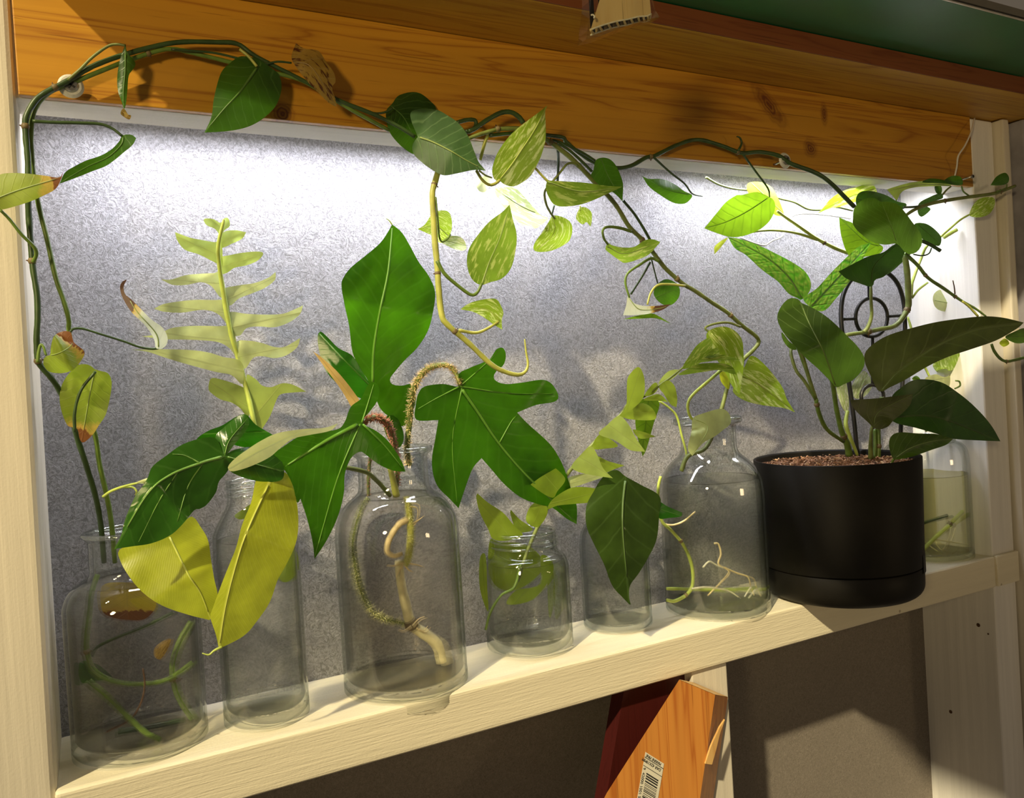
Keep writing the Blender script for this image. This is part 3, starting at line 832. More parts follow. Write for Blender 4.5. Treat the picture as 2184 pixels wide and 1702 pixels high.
vessel('glass_bottle', 'tall slim clear bottle half hidden by the yellow-green leaves', *VS['b2'],
       [(88, 1530), (88, 1400), (88, 1250), (87, 1150), (82, 1125), (66, 1095), (54, 1072), (52, 1050), (53, 1024)], .0025, 1146, thick=.008, base_round=.009, rings=((54, 1052), (54, 1036)))
vessel('glass_bottle', 'largest clear bottle, with hairy brown stems and a thick pale root', *VS['b3'],
       [(131, 1470), (131, 1350), (131, 1200), (130, 1130), (122, 1095), (104, 1068), (82, 1050), (75, 1035), (74, 1000), (75, 975), (84, 966), (85, 958)], .003, 1056, wmat='water_brown', thick=.008)
vessel('jam_jar', 'squat threaded jam jar with lime fronds pushed into it', *VS['jar'],
       [(92, 1370), (92, 1300), (92, 1220), (90, 1200), (84, 1186), (73, 1178), (69, 1165), (69, 1142), (68, 1134)], .0028, 1194, thick=.008, base_round=.014, rings=((71, 1148), (71, 1160)))
vessel('glass_bottle', 'small clear bottle behind the dark hanging leaf, between jam jar and round-shouldered bottle', *VS['b5'],
       [(73, 1325), (73, 1250), (73, 1180), (72, 1150), (66, 1128), (50, 1105), (41, 1085), (40, 1065), (44, 1055)], .0022, 1128, gmat='glass_blue', thick=.006, base_round=.006)
vessel('glass_bottle', 'clear round-shouldered bottle with green stems and white roots, left of the pot', *VS['b6'],
       [(109, 1290), (109, 1200), (109, 1100), (108, 1045), (103, 1015), (86, 988), (66, 970), (59, 955), (58, 925), (60, 908), (71, 902), (71, 893)], .0026, 1020, wmat='water_green', thick=.006, base_round=.007)
vessel('glass_jar', 'clear jar with yellowish water at far right behind the black pot', *VS['b8'],
       [(84, 1185), (84, 1100), (84, 1020), (83, 975), (78, 955), (68, 944), (60, 940), (60, 930)], .0024, 1010, wmat='water_yellow', thick=.005, base_round=.006)

# ================================================================== POTTED PLANT
pt = thing('potted_plant', 'long-leaved climbing plant in a matt black self-watering pot', 'plant', None)
PX_, PY_ = VS['pot']
dep = proj((PX_, PY_, .08))[2]
def zz(y): return z_at(PX_, PY_, y)
def rp(hw): return hw * dep / FPX
zseam = zz(1197)
RB, RT = rp(160), rp(167)
zt = zz(976)
pot = lathe('pot', [(RB + .0006, zseam + .0012), (RT, zt), (RT - .0006, zt + .0008), (RT - .002, zt + .0006), (RT - .0026, zt - .002), (RB - .006, zseam + .0012), (.0005, zseam + .0012)], PX_, PY_, MAT['pot_black'], pt, 96)
lathe('saucer', [(.0005, .0006), (RB - .016, .0005)] + [(RB - .014 + .014 * math.sin(a_), .0145 - .014 * math.cos(a_)) for a_ in np.linspace(0, math.pi/2, 8)] + [(RB + .0004, zseam - .001), (RB - .0005, zseam), (.001, zseam)], PX_, PY_, MAT['pot_black'], pt, 96)
# filling notch in the saucer
bm = bmesh.new(); nv_ = []
for a_ in np.linspace(-1.18, -.78, 10):
    for z_ in (zseam - .006, zseam + .014):
        nv_.append(bm.verts.new((PX_ + (RB + .0013) * math.cos(a_), PY_ + (RB + .0013) * math.sin(a_), z_)))
for i in range(9): bm.faces.new((nv_[2*i], nv_[2*i+2], nv_[2*i+3], nv_[2*i+1]))
bm_obj('filling_notch', bm, MAT['ink'], pt, True)
# soil
m, t, out = nt('soil'); c = objco(t); nn = noise(t, c, 260, 5, .7)
principled(t, out, ramp(t, nn, [(.3, (.045, .018, .009)), (.55, (.16, .075, .035)), (.75, (.40, .25, .13))]), .9, bump(t, nn, 1, .003), .2)
MAT['soil'] = m
zsoil = zt - .0085
v, f = [(PX_, PY_, zsoil)], []
for i in range(1, 16):
    for k_ in range(60):
        a_ = 2*math.pi*k_/60; r_ = (RT - .0032) * i / 15
        v.append((PX_ + r_*math.cos(a_), PY_ + r_*math.sin(a_), zsoil + rng.uniform(-.0014, .0018)))
for k_ in range(60): f.append((0, 1 + k_, 1 + (k_+1) % 60))
for i in range(14):
    for k_ in range(60):
        a_, b_ = 1 + i*60 + k_, 1 + i*60 + (k_+1) % 60; f.append((a_, a_+60, b_+60, b_))
mesh_obj('potting_mix', v, f, MAT['soil'], pt)
simple('bark_chip', (.24, .12, .06), .85, .7, 120); simple('bark_chip_pale', (.55, .36, .20), .85, .4, 120)
for nm, cnt, mt in (('bark_chips', 1500, 'bark_chip'), ('pale_bark_chips', 260, 'bark_chip_pale')):
    bm = bmesh.new()
    for k_ in range(cnt):
        r_ = (RT - .006) * math.sqrt(rng.rand()); a_ = rng.uniform(0, 2*math.pi)
        sc = rng.uniform(.0010, .0042)
        mt4 = Matrix.Translation((PX_ + r_*math.cos(a_), PY_ + r_*math.sin(a_), zsoil + rng.uniform(0, .0035))) @ \
            Matrix.Rotation(rng.uniform(0, 6.28), 4, 'Z') @ Matrix.Rotation(rng.uniform(-.6, .6), 4, 'Y') @ Matrix.Diagonal((sc, sc*.28, sc*.22, 1))
        bmesh.ops.create_cube(bm, size=1.6, matrix=mt4)
    o = bm_obj(nm, bm, MAT[mt], pt); o['kind'] = 'stuff'

# trellis
tr_ = thing('plant_trellis', 'black plastic trellis with ring ornament stuck in the black pot', 'trellis', None)
YT = .035
def strip(name, tg, pts, r=2.4, Y=YT): 
    return tube(name, ipx(T(tg, pts), Y), r * .001, MAT['black_plastic'], tr_, 6, 6)
strip('frame', 'F', [(1830, 985), (1822, 900), (1811, 817), (1801, 740), (1794, 680), (1799, 628), (1820, 592), (1852, 576), (1886, 578), (1914, 604), (1928, 650), (1930, 720), (1925, 817), (1919, 980)], 2.8)
for cx_, cy_, rx_, ry_, nm in ((1859, 677, 34, 41, 'ring'), (1861, 846, 24, 25, 'ring')):
    q_ = [(cx_ + rx_*math.cos(a_), cy_ + ry_*math.sin(a_)) for a_ in np.linspace(0, 2*math.pi, 19)]
    strip(nm, 'F', q_, 2.3)
for q_ in ([(1797, 681), (1825, 680)], [(1893, 675), (1929, 673)], [(1852, 578), (1854, 636)], [(1861, 718), (1861, 822)], [(1861, 870), (1862, 985)]):
    strip('crossbar', 'F', q_, 2.0)

# plant stems
ps = lambda *a, **k: stem(pt, *a, **k)
ps('V6', [(390, 1045), (360, 900), (300, 760), (240, 500), (200, 230), (150, 60)], [.015, .01, -.012], [4.0, 2.8, 2.2], MAT['stem_green'], nodes=(.35,))
ps('W2', [(335, 1705), (270, 1500), (215, 1345), (200, 1320)], [.0, -.01], 1.7, MAT['stem_green'])
ps('F', [(1799, 942), (1764, 916), (1747, 882), (1740, 850)], [.01, .0], [2.2, 2.4], MAT['stem_green'], nodes=(.9,))
ps('F', [(1740, 852), (1715, 812), (1698, 790), (1687, 755), (1690, 735)], [.0, .015], [2.0, 1.8], MAT['stem_olive'])
ps('F', [(1740, 850), (1727, 810), (1712, 760), (1703, 735)], [.0, -.01], [2.0, 1.8], MAT['stem_olive'])
ps('V6', [(485, 1045), (440, 930), (385, 800), (350, 690), (355, 600), (370, 530)], [.012, .02], [1.6, 2.6, 2.0], MAT['stem_lime'], name='sheath')
ps('V6', [(640, 1075), (638, 900), (650, 740), (700, 600)], [-.01, -.022], [3.0, 1.8, 1.4], MAT['stem_olive'])
ps('V6', [(682, 1080), (690, 900), (685, 740)], [0.0, .002], 2.0, MAT['stem_green'])
ps('V6', [(725, 1085), (730, 900), (728, 720), (750, 560), (765, 370)], [.0, 0.0, -.012], [3.0, 2.6, 2.2], MAT['stem_green'], nodes=(.2,))
ps('V6', [(885, 1165), (895, 1110), (920, 1075)], [-.045, -.05], 1.4, MAT['stem_green'])
ps('W2', [(985, 650), (1005, 800), (1012, 950), (1010, 1040), (960, 1130), (900, 1180), (800, 1200), (700, 1220), (560, 1240)], [.01, .02, .02], [3.6, 3.6, 3.0, 2.4], MAT['stem_olive'], nodes=(.42, .85))
ps('W2', [(740, 885), (742, 1000), (745, 1100), (720, 1180), (690, 1220)], [.0, .012], [1.6, 2.6], MAT['stem_olive'])
ps('W2', [(1105, 555), (1180, 590), (1245, 630)], [.0, -.01], 2.2, MAT['stem_dark'])
ps('V2', [(150, 655), (240, 740), (310, 825), (420, 900), (550, 990), (640, 1040), (715, 1095)], [.0, -.01], [2.2, 2.0, 1.2], MAT['stem_green'], nodes=(.3, .62))
ps('V2', [(550, 990), (600, 1030), (660, 1095)], [-.008, -.012], 1.4, MAT['stem_yellow'])
ps('V2', [(500, 940), (495, 890), (485, 845)], [-.01, -.012], [.9, .5], MAT['bark'], name='aerial_root')
ps('W2', [(1050, 655), (1110, 665), (1160, 650), (1180, 610)], [.0, .0], .9, MAT['stem_dark'], name='aerial_root')
# plant leaves
pl = lambda *a, **k: leaf(pt, *a, **k)
pl('V6', [(240, 260), (300, 225), (365, 210), (385, 400), (380, 520), (340, 535), (280, 420)], 'pothospale', .06)
pl('V6', [(420, 300), (430, 210), (500, 110), (570, 60), (640, 150), (660, 230), (600, 330), (520, 380), (450, 375)], 'pothospale', .062)
pl('W1', [(1200, 360, 1), (1270, 370), (1400, 410), (1550, 480), (1680, 550), (1760, 610), (1800, 680), (1795, 750), (1740, 812), (1700, 800), (1640, 770), (1560, 680), (1450, 600), (1330, 490), (1250, 440)], 'monbright', [.02, .045], mid=[(1735, 800), (1640, 650), (1480, 510), (1215, 370)], cup=-.006)
pl('W2', [(740, 570, 1), (700, 650), (650, 760), (580, 860), (500, 960), (385, 1070), (250, 985), (350, 900), (450, 790), (560, 680), (650, 600)], 'monbright', [.0, .03], mid=[(310, 1030), (500, 830), (735, 575)], cup=-.004)
pl('W2', [(630, 260), (660, 205), (740, 195), (850, 225), (930, 270), (1000, 290), (970, 330), (900, 320), (820, 300), (700, 300), (650, 330)], 'mondark', [.02, .02], ripple=.004)
pl('W2', [(1055, 440), (1130, 430), (1200, 470), (1250, 530), (1240, 590), (1190, 585), (1110, 540)], 'mondark', .01)
pl('W2', [(960, 680), (1040, 640), (960, 720), (880, 790), (830, 800), (850, 700), (900, 640)], 'mondark', .02)
pl('W2', [(505, 780, 1), (600, 730), (720, 670), (830, 640), (900, 590), (1000, 550), (970, 680), (900, 760), (830, 820), (770, 840), (745, 890), (640, 860), (560, 830)], 'mondark', [-.01, .0], mid=[(742, 880), (765, 740), (900, 610), (980, 565)], ripple=.004, fl=.01)
pl('W2', [(610, 400), (620, 320), (680, 260), (760, 245), (815, 275), (850, 272), (930, 290), (980, 340), (1040, 420), (1100, 500), (1110, 580), (1070, 640), (1000, 650), (930, 580), (840, 585), (740, 560), (650, 490), (612, 440)], 'monstera', [-.025, -.03, -.012], mid=[(930, 570), (880, 430), (820, 285)], fl=.012, fr=.012, cup=.0)
pl('W2', [(95, 1220), (150, 1290), (200, 1320), (195, 1350), (140, 1330), (98, 1270)], 'monstera', .01, rib=False)
pl('W2', [(240, 1010), (290, 1030), (380, 1080), (470, 1150), (560, 1240), (640, 1320), (690, 1400), (685, 1480), (620, 1560), (540, 1600), (490, 1620), (440, 1570), (350, 1480), (260, 1400), (160, 1290), (90, 1200), (60, 1110), (90, 1030), (150, 975), (210, 980)], 'monstera', [-.035, -.05, -.02], mid=[(480, 1600), (400, 1370), (290, 1150), (235, 1015)], fl=.016, fr=.010, cup=0, label='leaf lit through on its left half')
pl('W2', [(800, 1650), (740, 1540), (700, 1450), (695, 1380), (740, 1320), (850, 1250), (1000, 1200), (1200, 1150), (1400, 1120), (1560, 1105), (1700, 1115), (1850, 1150, 1), (1800, 1195), (1650, 1280), (1450, 1350), (1300, 1400), (1150, 1470), (1000, 1560), (880, 1620)], 'monolive', [-.03, -.06, -.08], mid=[(820, 1640), (950, 1500), (1200, 1330), (1500, 1200), (1845, 1152)], fl=.018, fr=.012, cup=0)
pl('V6', [(890, 350), (1000, 250), (1130, 170), (1300, 160), (1480, 200), (1650, 310), (1800, 430), (1950, 580), (2060, 720), (2150, 880, 1), (1900, 870), (1600, 850), (1400, 790), (1150, 720), (900, 650), (850, 500)], 'mondark', [-.03, -.06, -.06], mid=[(890, 600), (1400, 600), (2140, 878)], cup=0, fl=-.0, fr=.02)
pl('V6', [(400, 400, 1), (700, 380), (950, 350), (1128, 330, 1), (1100, 450), (1000, 560), (900, 640), (840, 710), (740, 742), (670, 720), (620, 670), (500, 560), (430, 480)], 'monolive', [-.055, -.065], mid=[(670, 700), (740, 530), (1115, 338)], cup=.0, fl=.01)
pl('V6', [(905, 1085), (860, 980), (855, 870), (900, 800), (1000, 775), (1200, 790), (1400, 795), (1600, 850, 1), (1520, 920), (1350, 980), (1150, 1050), (1000, 1085)], 'monstera', [-.055, -.07], mid=[(920, 1080), (1100, 960), (1350, 880), (1600, 850)], cup=.0, fl=.01, fr=.005)

# ================================================================== DARK VINE ALONG THE BEAM
dv_ = thing('dark_runner', 'dark green runner clipped along the beam from the pot plant to the centre', 'vine', None)
ds = lambda *a, **k: stem(dv_, *a, **k)
ds('F', [(1822, 441), (1756, 378), (1687, 349), (1660, 332), (1621, 324), (1581, 326), (1542, 312), (1490, 298), (1447, 308), (1397, 332), (1378, 336), (1345, 354), (1310, 358), (1268, 347), (1230, 322), (1207, 302), (1200, 293), (1164, 288), (1100, 284), (1045, 289)], [-.03, -.012, -.008, -.008, -.012, -.018], [2.4, 2.2, 2.0, 2.0, 1.8, 1.6], MAT['stem_dark'], nodes=(.28, .5), n=6)
ds('V3', [(1940, 990), (1800, 900), (1600, 800), (1450, 740), (1380, 720)], [-.018, -.012], 1.3, MAT['stem_dark'])
ds('V3', [(1900, 1130), (1750, 980), (1600, 850), (1450, 760)], [-.02, -.016], 1.3, MAT['stem_dark'])
ds('V3', [(1010, 500), (960, 430), (880, 372), (800, 355), (700, 375), (560, 450), (440, 530), (370, 580), (300, 610)], [-.02, -.018], [2.2, 2.0], MAT['stem_dark'])
ds('V3', [(150, 495), (270, 462), (370, 460), (398, 500), (380, 560), (320, 610), (260, 610)], [-.016, -.018], [1.8, 1.8], MAT['stem_dark'])
ds('Z3', [(1140, 975), (1160, 930), (1150, 895), (1130, 885)], -.014, [1.3, .7], MAT['stem_dark'], name='aerial_root')
ds('Z3', [(590, 1020), (700, 1120), (790, 1190), (840, 1255), (905, 1272)], [-.010, .03], [1.1, .8], MAT['stem_dark'], name='petiole')
ds('Z3', [(1170, 1000), (1250, 1110), (1330, 1220), (1342, 1275)], [-.010, .02], [1.2, .9], MAT['stem_dark'], name='petiole')
ds('W1', [(440, 95), (520, 190), (590, 300), (640, 390)], [-.01, 0.0], 1.4, MAT['stem_dark'])
ds('W1', [(635, 540), (580, 640), (495, 775)], [.0, .01], [1.2, 1.0], MAT['stem_dark'])
ds('W1', [(640, 500), (665, 600), (690, 695)], [.0, .01], .7, MAT['stem_dark'])
ds('V3', [(1460, 850), (1465, 1000), (1455, 1250)], [.0, .03], 1.3, MAT['stem_dark'], name='petiole')
ds('V3', [(1410, 1570), (1380, 1690)], .04, 1.0, MAT['stem_dark'], name='petiole')
leaf(dv_, 'Z3', [(515, 1140, 1), (560, 1160), (640, 1160), (720, 1190), (790, 1240), (838, 1262), (830, 1290), (790, 1320), (720, 1315), (640, 1270), (560, 1210)], 'dark', [.03, .045], mid=[(838, 1265), (680, 1230), (520, 1145)], fr=.012, label='leaf with a bright backlit top edge')
leaf(dv_, 'Z3', [(1342, 1278), (1260, 1245), (1160, 1265), (1130, 1265), (1060, 1310), (1000, 1380), (918, 1480, 1), (1000, 1512), (1100, 1538), (1200, 1522), (1290, 1480), (1350, 1420), (1378, 1350), (1370, 1300)], 'bright', [.02, .035], mid=[(1340, 1278), (1200, 1370), (1060, 1440), (925, 1480)], cup=-.004, label='bright backlit leaf')

# ================================================================== RIGHT POTHOS (jar at far right)
rp_ = thing('pothos_cutting', 'pale variegated pothos cutting rising from the far right jar behind the pot', 'plant', None)
rl_ = lambda *a, **k: leaf(rp_, *a, **k)
rs_ = lambda *a, **k: stem(rp_, *a, **k)
rs_('W2', [(570, 645), (480, 610), (400, 570), (330, 530), (200, 440), (120, 385), (60, 340)], [.05, .05], [2.4, 1.6], MAT['stem_lime'], nodes=(.35,))
rs_('W2', [(350, 550), (230, 510), (120, 487), (0, 480), (-110, 490), (-170, 500)], [.05, .06], [1.7, 1.2], MAT['stem_lime'])
rl_('Z3', [(1200, 1190), (1280, 1180), (1350, 1210), (1390, 1270), (1420, 1340), (1432, 1392), (1380, 1395), (1300, 1330), (1210, 1260)], 'yellow', .065)
rl_('Z3', [(1070, 1540), (1030, 1560), (985, 1600), (985, 1648, 1), (1020, 1610), (1060, 1560)], 'yellow', .07, rib=False)
rl_('W2', [(400, 310), (450, 250), (540, 195), (640, 165), (740, 143), (782, 190), (770, 235), (640, 270), (520, 310), (440, 322), (350, 362, 1)], 'pothos', [.03, .05], mid=[(760, 180), (560, 250), (355, 358)])
rl_('W2', [(510, 385, 1), (560, 410), (610, 430), (700, 520), (800, 580), (830, 610), (800, 650), (700, 672), (610, 690), (560, 630), (530, 540), (515, 460)], 'bright', [.04, .05], mid=[(830, 600), (700, 560), (520, 395)])
rl_('V2', [(345, 980), (360, 930), (410, 908), (470, 930), (560, 958), (680, 962), (782, 928, 1), (700, 980), (600, 1012), (500, 1050), (430, 1062), (370, 1040)], 'palefold', [.05, .02], mid=[(360, 985), (520, 1000), (780, 930)])
rl_('V2', [(345, 1440), (400, 1390), (560, 1350), (640, 1400), (690, 1470), (706, 1560), (700, 1632), (600, 1637), (500, 1600), (400, 1510)], 'pothos', [.06, .03], mid=[(520, 1590), (600, 1520), (560, 1360)], label='green leaf with yellow-flecked rim')
rl_('V2', [(290, 1535), (360, 1500), (430, 1520), (480, 1490), (520, 1468, 1), (512, 1530), (470, 1592), (400, 1570)], 'palefold', [.03, .05])
rl_('V2', [(200, 1530), (230, 1510), (258, 1535), (230, 1550)], 'bright', .06, rib=False)
rs_('V2', [(195, 960), (200, 870), (225, 790), (265, 690), (300, 610), (360, 570), (410, 530), (480, 470), (540, 420), (610, 380)], [.06, .05, .02, .0], [2.0, 1.8, 1.6, 1.2], MAT['stem_lime'], nodes=(.55,))
rs_('V2', [(200, 970), (245, 910), (310, 860)], [.06, .05], 1.4, MAT['stem_lime'])
rs_('V2', [(170, 1100), (195, 1180), (235, 1330), (300, 1470), (320, 1510), (350, 1560), (280, 1640), (300, 1900)], [.06, .05, .05], 1.5, MAT['stem_lime'])
rs_('V2', [(420, 545), (470, 515), (515, 490)], [.03, .02], [2.6, 2.4], MAT['stem_lime'], name='cut_stub')
rs_('V2', [(500, 1600), (535, 1580), (530, 1550), (505, 1545)], [.02, .02], 1.1, MAT['stem_green'])
rs_('V2', [(150, 395), (220, 350), (330, 310), (430, 288), (600, 262), (760, 240), (850, 212), (920, 185)], [-.0, -.02, -.03], [1.8, 2.2, 2.2, 1.8], MAT['stem_olive'], nodes=(.45, .8))
rs_('V2', [(140, 335), (230, 330), (330, 310)], [-.0, -.01], 1.3, MAT['stem_dark'])
rs_('V2', [(90, 290), (95, 260), (130, 220)], [-.01, -.01], .8, MAT['stem_green'])
rs_('V2', [(600, 255), (560, 225), (545, 185)], [-.02, -.02], 1.0, MAT['stem_green'])
rs_('V2', [(415, 245), (440, 215), (470, 190)], [-.015, -.015], 1.1, MAT['stem_olive'])
rs_('V2', [(790, 225), (855, 200), (862, 175)], [-.03, -.03], .8, MAT['stem_green'])
rl_('V2', [(25, 210, 1), (100, 185), (200, 160), (330, 148), (430, 160), (482, 182), (350, 187), (220, 195), (130, 225), (95, 285), (70, 260)], 'frond', [-.01, -.02], mid=[(480, 180), (250, 178), (50, 215)])
rl_('V2', [(270, 160), (330, 133), (420, 145), (490, 175), (400, 165)], 'dark', -.018, rib=False)
rl_('V2', [(425, 148), (480, 115), (540, 122), (555, 170), (520, 182), (460, 172)], 'dark', -.02)
rl_('V2', [(358, 190), (400, 185), (410, 215), (400, 240), (370, 235)], 'dark', -.005, rib=False)
rl_('V2', [(250, 305), (330, 260), (400, 235), (415, 270), (360, 290), (300, 320), (330, 350), (270, 400), (240, 370)], 'greygreen', .0, rib=False)
rl_('V2', [(748, 180, 1), (790, 120), (850, 93), (878, 130), (862, 170), (800, 182)], 'dark', -.035)
rl_('V2', [(600, 380), (640, 300), (700, 265), (770, 268), (777, 320), (740, 380), (680, 403), (620, 400)], 'pothos', [-.01, -.03], mid=[(605, 385), (680, 340), (770, 275)])
rl_('V2', [(850, 1240), (920, 1200), (990, 1180), (1040, 1250), (990, 1278), (920, 1282)], 'monstera', -.06)
rl_('V2', [(810, 1280), (850, 1250), (880, 1285), (840, 1308)], 'yellow', -.05, rib=False)
rs_('V2', [(755, 1290), (775, 1340), (815, 1390), (860, 1410), (920, 1400), (1000, 1380)], [-.06, -.06], [1.6, 1.8], MAT['stem_green'], nodes=(.6,))
# submerged parts in the jar
rs_('W6', [(1225, 1040), (1330, 930), (1440, 830), (1560, 710), (1650, 620)], [.05, .04, .035], [2.6, 2.6], MAT['stem_lime'], nodes=(.5,))
rs_('W6', [(1225, 835), (1330, 800), (1440, 765), (1540, 730)], [.06, .06], 2.2, MAT['stem_dark'])
for q_ in ([(1590, 680), (1600, 800), (1560, 920), (1470, 1010), (1400, 1030)], [(1640, 720), (1620, 850), (1540, 960), (1450, 1030)],
           [(1450, 850), (1430, 930), (1390, 1000), (1340, 950), (1310, 960)], [(1300, 965), (1350, 1000), (1420, 1035), (1500, 1040)],
           [(1340, 930), (1420, 940), (1520, 960), (1610, 980)], [(1560, 900), (1600, 960), (1620, 1000)]):
    rs_('W6', q_, .045, [.8, .5], MAT['rootwhite'], name='root', sides=5)

# ================================================================== GOLDEN POTHOS VINE (round-shouldered bottle)
gv = thing('pothos_vine', 'yellow-green variegated pothos vine from the round-shouldered bottle up to the beam', 'vine', None)
gs = lambda *a, **k: stem(gv, *a, **k)
gl2 = lambda *a, **k: leaf(gv, *a, **k)
gs('F', [(1453, 1005), (1467, 973), (1505, 955), (1530, 900), (1541, 865), (1553, 820), (1565, 795), (1585, 767), (1606, 747), (1618, 730), (1611, 716), (1582, 694), (1552, 667), (1517, 644), (1482, 620), (1458, 606), (1423, 576), (1406, 556), (1388, 532), (1365, 506), (1341, 482), (1318, 444), (1300, 421), (1272, 392), (1239, 358), (1213, 333), (1180, 308), (1164, 297), (1131, 279), (1098, 274), (1065, 275), (1049, 279), (1016, 289), (990, 300)],
   [.04, .03, .02, .0, -.01, -.015, -.02, -.02], [2.4, 2.2, 2.3, 2.2, 2.1, 2.2, 2.2, 2.0, 1.6], MAT['stem_olive'], nodes=(.2, .36, .47, .57, .68, .8, .92), n=6)
gs('W5', [(1265, 15), (1330, 60), (1372, 110), (1400, 220), (1430, 345), (1400, 440)], [.05, .045], [1.2, 1.3], MAT['stem_lime'])
gs('F', [(975, 270), (962, 320), (940, 352), (928, 388), (922, 415), (925, 470), (928, 520), (932, 560), (936, 620), (942, 670), (954, 692), (1000, 732), (1045, 775), (1070, 790), (1100, 799), (1118, 795), (1126, 778), (1122, 750), (1119, 723)],
   [-.02, -.025, -.03, -.03], [2.0, 2.6, 2.7, 2.7, 2.3, 1.5, .6], MAT['stem_yellow'], nodes=(.18, .42, .58))
gs('Z6', [(1010, 475), (1060, 560), (1150, 640), (1230, 695), (1270, 680), (1300, 622)], [-.03, -.035], [1.7, 1.3], MAT['stem_green'], name='petiole')
gs('Z6', [(1150, 925), (1260, 942), (1340, 912), (1410, 868)], [-.03, -.035], [1.5, 1.0], MAT['stem_yellow'], name='petiole')
gs('Z6', [(1000, 60), (1015, 200), (1025, 320), (1045, 352), (1080, 330), (1095, 305)], [-.025, -.02], [.8, .8], MAT['stem_green'], name='petiole')
gs('V3', [(400, 1115), (470, 1230), (560, 1300), (640, 1290), (705, 1240)], [-.03, -.035], [1.2, 1.3], MAT['stem_yellow'], name='petiole')
gs('V3', [(610, 600), (530, 700), (450, 980)], [-.018, -.01], [1.6, 1.4], MAT['stem_yellow'], name='petiole')
gs('V3', [(440, 1120), (520, 1180), (600, 1210)], [-.01, .0], .8, MAT['stem_yellow'], name='petiole')
gs('V3', [(1165, 1085), (1240, 1170), (1310, 1240), (1340, 1260)], [-.03, -.03], [1.0, 1.1], MAT['stem_yellow'], name='petiole')
gs('V3', [(1700, 1040), (1640, 1020), (1570, 1040), (1480, 1150), (1390, 1260), (1310, 1350), (1285, 1430), (1310, 1560), (1360, 1660), (1420, 1740)], [-.02, -.025, -.0], [1.1, 1.0], MAT['stem_olive'], name='petiole')
gs('Z3', [(115, 1335), (112, 1365)], -.02, .7, MAT['stem_lime'], name='petiole')
gs('W1', [(500, 320), (420, 295), (330, 285), (292, 310), (300, 370), (330, 412)], [-.015, -.01], [1.6, 1.1], MAT['stem_green'], name='petiole')
gs('W1', [(700, 535), (640, 515), (560, 560), (475, 620), (455, 690), (485, 800)], [-.012, -.01], [1.6, 1.0], MAT['stem_green'], name='petiole')
gs('W1', [(890, 715), (780, 703), (690, 710), (640, 765), (615, 850)], [-.01, -.01], [1.4, 1.0], MAT['stem_yellow'], name='petiole')
gs('W1', [(1290, 1010), (1200, 980), (1100, 990), (1035, 1020), (1080, 1060)], [-.01, -.01], [1.4, 1.0], MAT['stem_olive'], name='petiole')
gs('W1', [(1150, 1325), (1040, 1420), (940, 1510), (908, 1580), (925, 1660), (975, 1710)], [.0, .01], [1.8, 1.4], MAT['stem_lime'], name='petiole')
gl2('Z6', [(885, 270, 1), (930, 240), (970, 180), (1010, 152), (1080, 155), (1105, 210), (1100, 290), (1060, 350), (1020, 355), (970, 310), (920, 285)], 'pothos', [.0, -.015], mid=[(1080, 310), (1000, 250), (890, 270)])
gl2('Z6', [(1040, 352), (1090, 318), (1150, 315), (1190, 350), (1197, 400), (1150, 407), (1080, 380)], 'pothospale', -.01)
gl2('Z6', [(1160, 790, 1), (1220, 750), (1310, 725), (1390, 722), (1420, 760), (1440, 810), (1430, 860), (1432, 922, 1), (1380, 890), (1310, 840), (1240, 805)], 'pothos', [-.035, -.03], mid=[(1415, 865), (1330, 790), (1165, 790)])
gl2('Z6', [(1480, 110, 1), (1500, 200), (1525, 300), (1520, 400), (1490, 520), (1430, 590), (1350, 615), (1300, 632), (1250, 610), (1215, 550), (1203, 470), (1220, 390), (1280, 300), (1350, 220), (1430, 160)], 'pothosdark', [-.035, -.03], mid=[(1300, 625), (1350, 480), (1420, 320), (1480, 120)])
gl2('Z2', [(1385, 1220), (1450, 1215), (1510, 1215), (1570, 1270), (1640, 1350), (1690, 1400), (1735, 1412, 1), (1700, 1450), (1640, 1482), (1560, 1460), (1500, 1400), (1440, 1340), (1400, 1280)], 'pothospale', [.02, .04], mid=[(1730, 1412), (1560, 1340), (1390, 1230)], fl=.014, fr=-.004, label='pale leaf striped with white')
gl2('Z2', [(1262, 1180), (1280, 1150), (1350, 1140), (1350, 1200), (1320, 1245), (1285, 1240), (1265, 1210)], 'palefold', .045, rib=False)
gl2('V3', [(1325, 270, 1), (1295, 350), (1300, 500), (1300, 700), (1250, 900), (1180, 1060), (1100, 1190), (1000, 1270), (880, 1325), (770, 1300), (700, 1250), (640, 1240), (605, 1130), (630, 1000), (680, 880), (780, 730), (900, 600), (1050, 480), (1200, 370)], 'pothos', [-.035, -.045], mid=[(700, 1240), (850, 1050), (1000, 830), (1150, 600), (1320, 280)], fl=.008, fr=.008, cup=0)
gl2('Z3', [(215, 1040), (260, 1022), (310, 1035), (350, 1080), (380, 1150), (392, 1200), (388, 1305, 1), (330, 1250), (240, 1200), (185, 1140), (200, 1100)], 'dark', [-.022, -.03], mid=[(250, 1035), (300, 1150), (385, 1295)])
gl2('F', [(1167, 385, 1), (1209, 387), (1251, 390), (1291, 396), (1328, 398, 1), (1290, 416), (1250, 433), (1215, 440), (1185, 438), (1170, 420), (1164, 400)], 'pothosdark', [-.035, -.045], mid=[(1169, 388), (1240, 408), (1327, 399)], fr=.008)
gl2('Z6', [(1760, 182), (1820, 190), (1870, 220), (1887, 270), (1870, 340), (1820, 380), (1750, 410), (1680, 418), (1638, 405), (1642, 360), (1690, 290), (1735, 220)], 'pothos', [.0, -.01], mid=[(1757, 188), (1770, 290), (1660, 405)])
gl2('Z3', [(112, 1350), (150, 1345), (188, 1380), (188, 1440), (180, 1470, 1), (155, 1440), (130, 1455), (95, 1430), (88, 1400)], 'pothos', -.02, rib=False, sp=2.5)
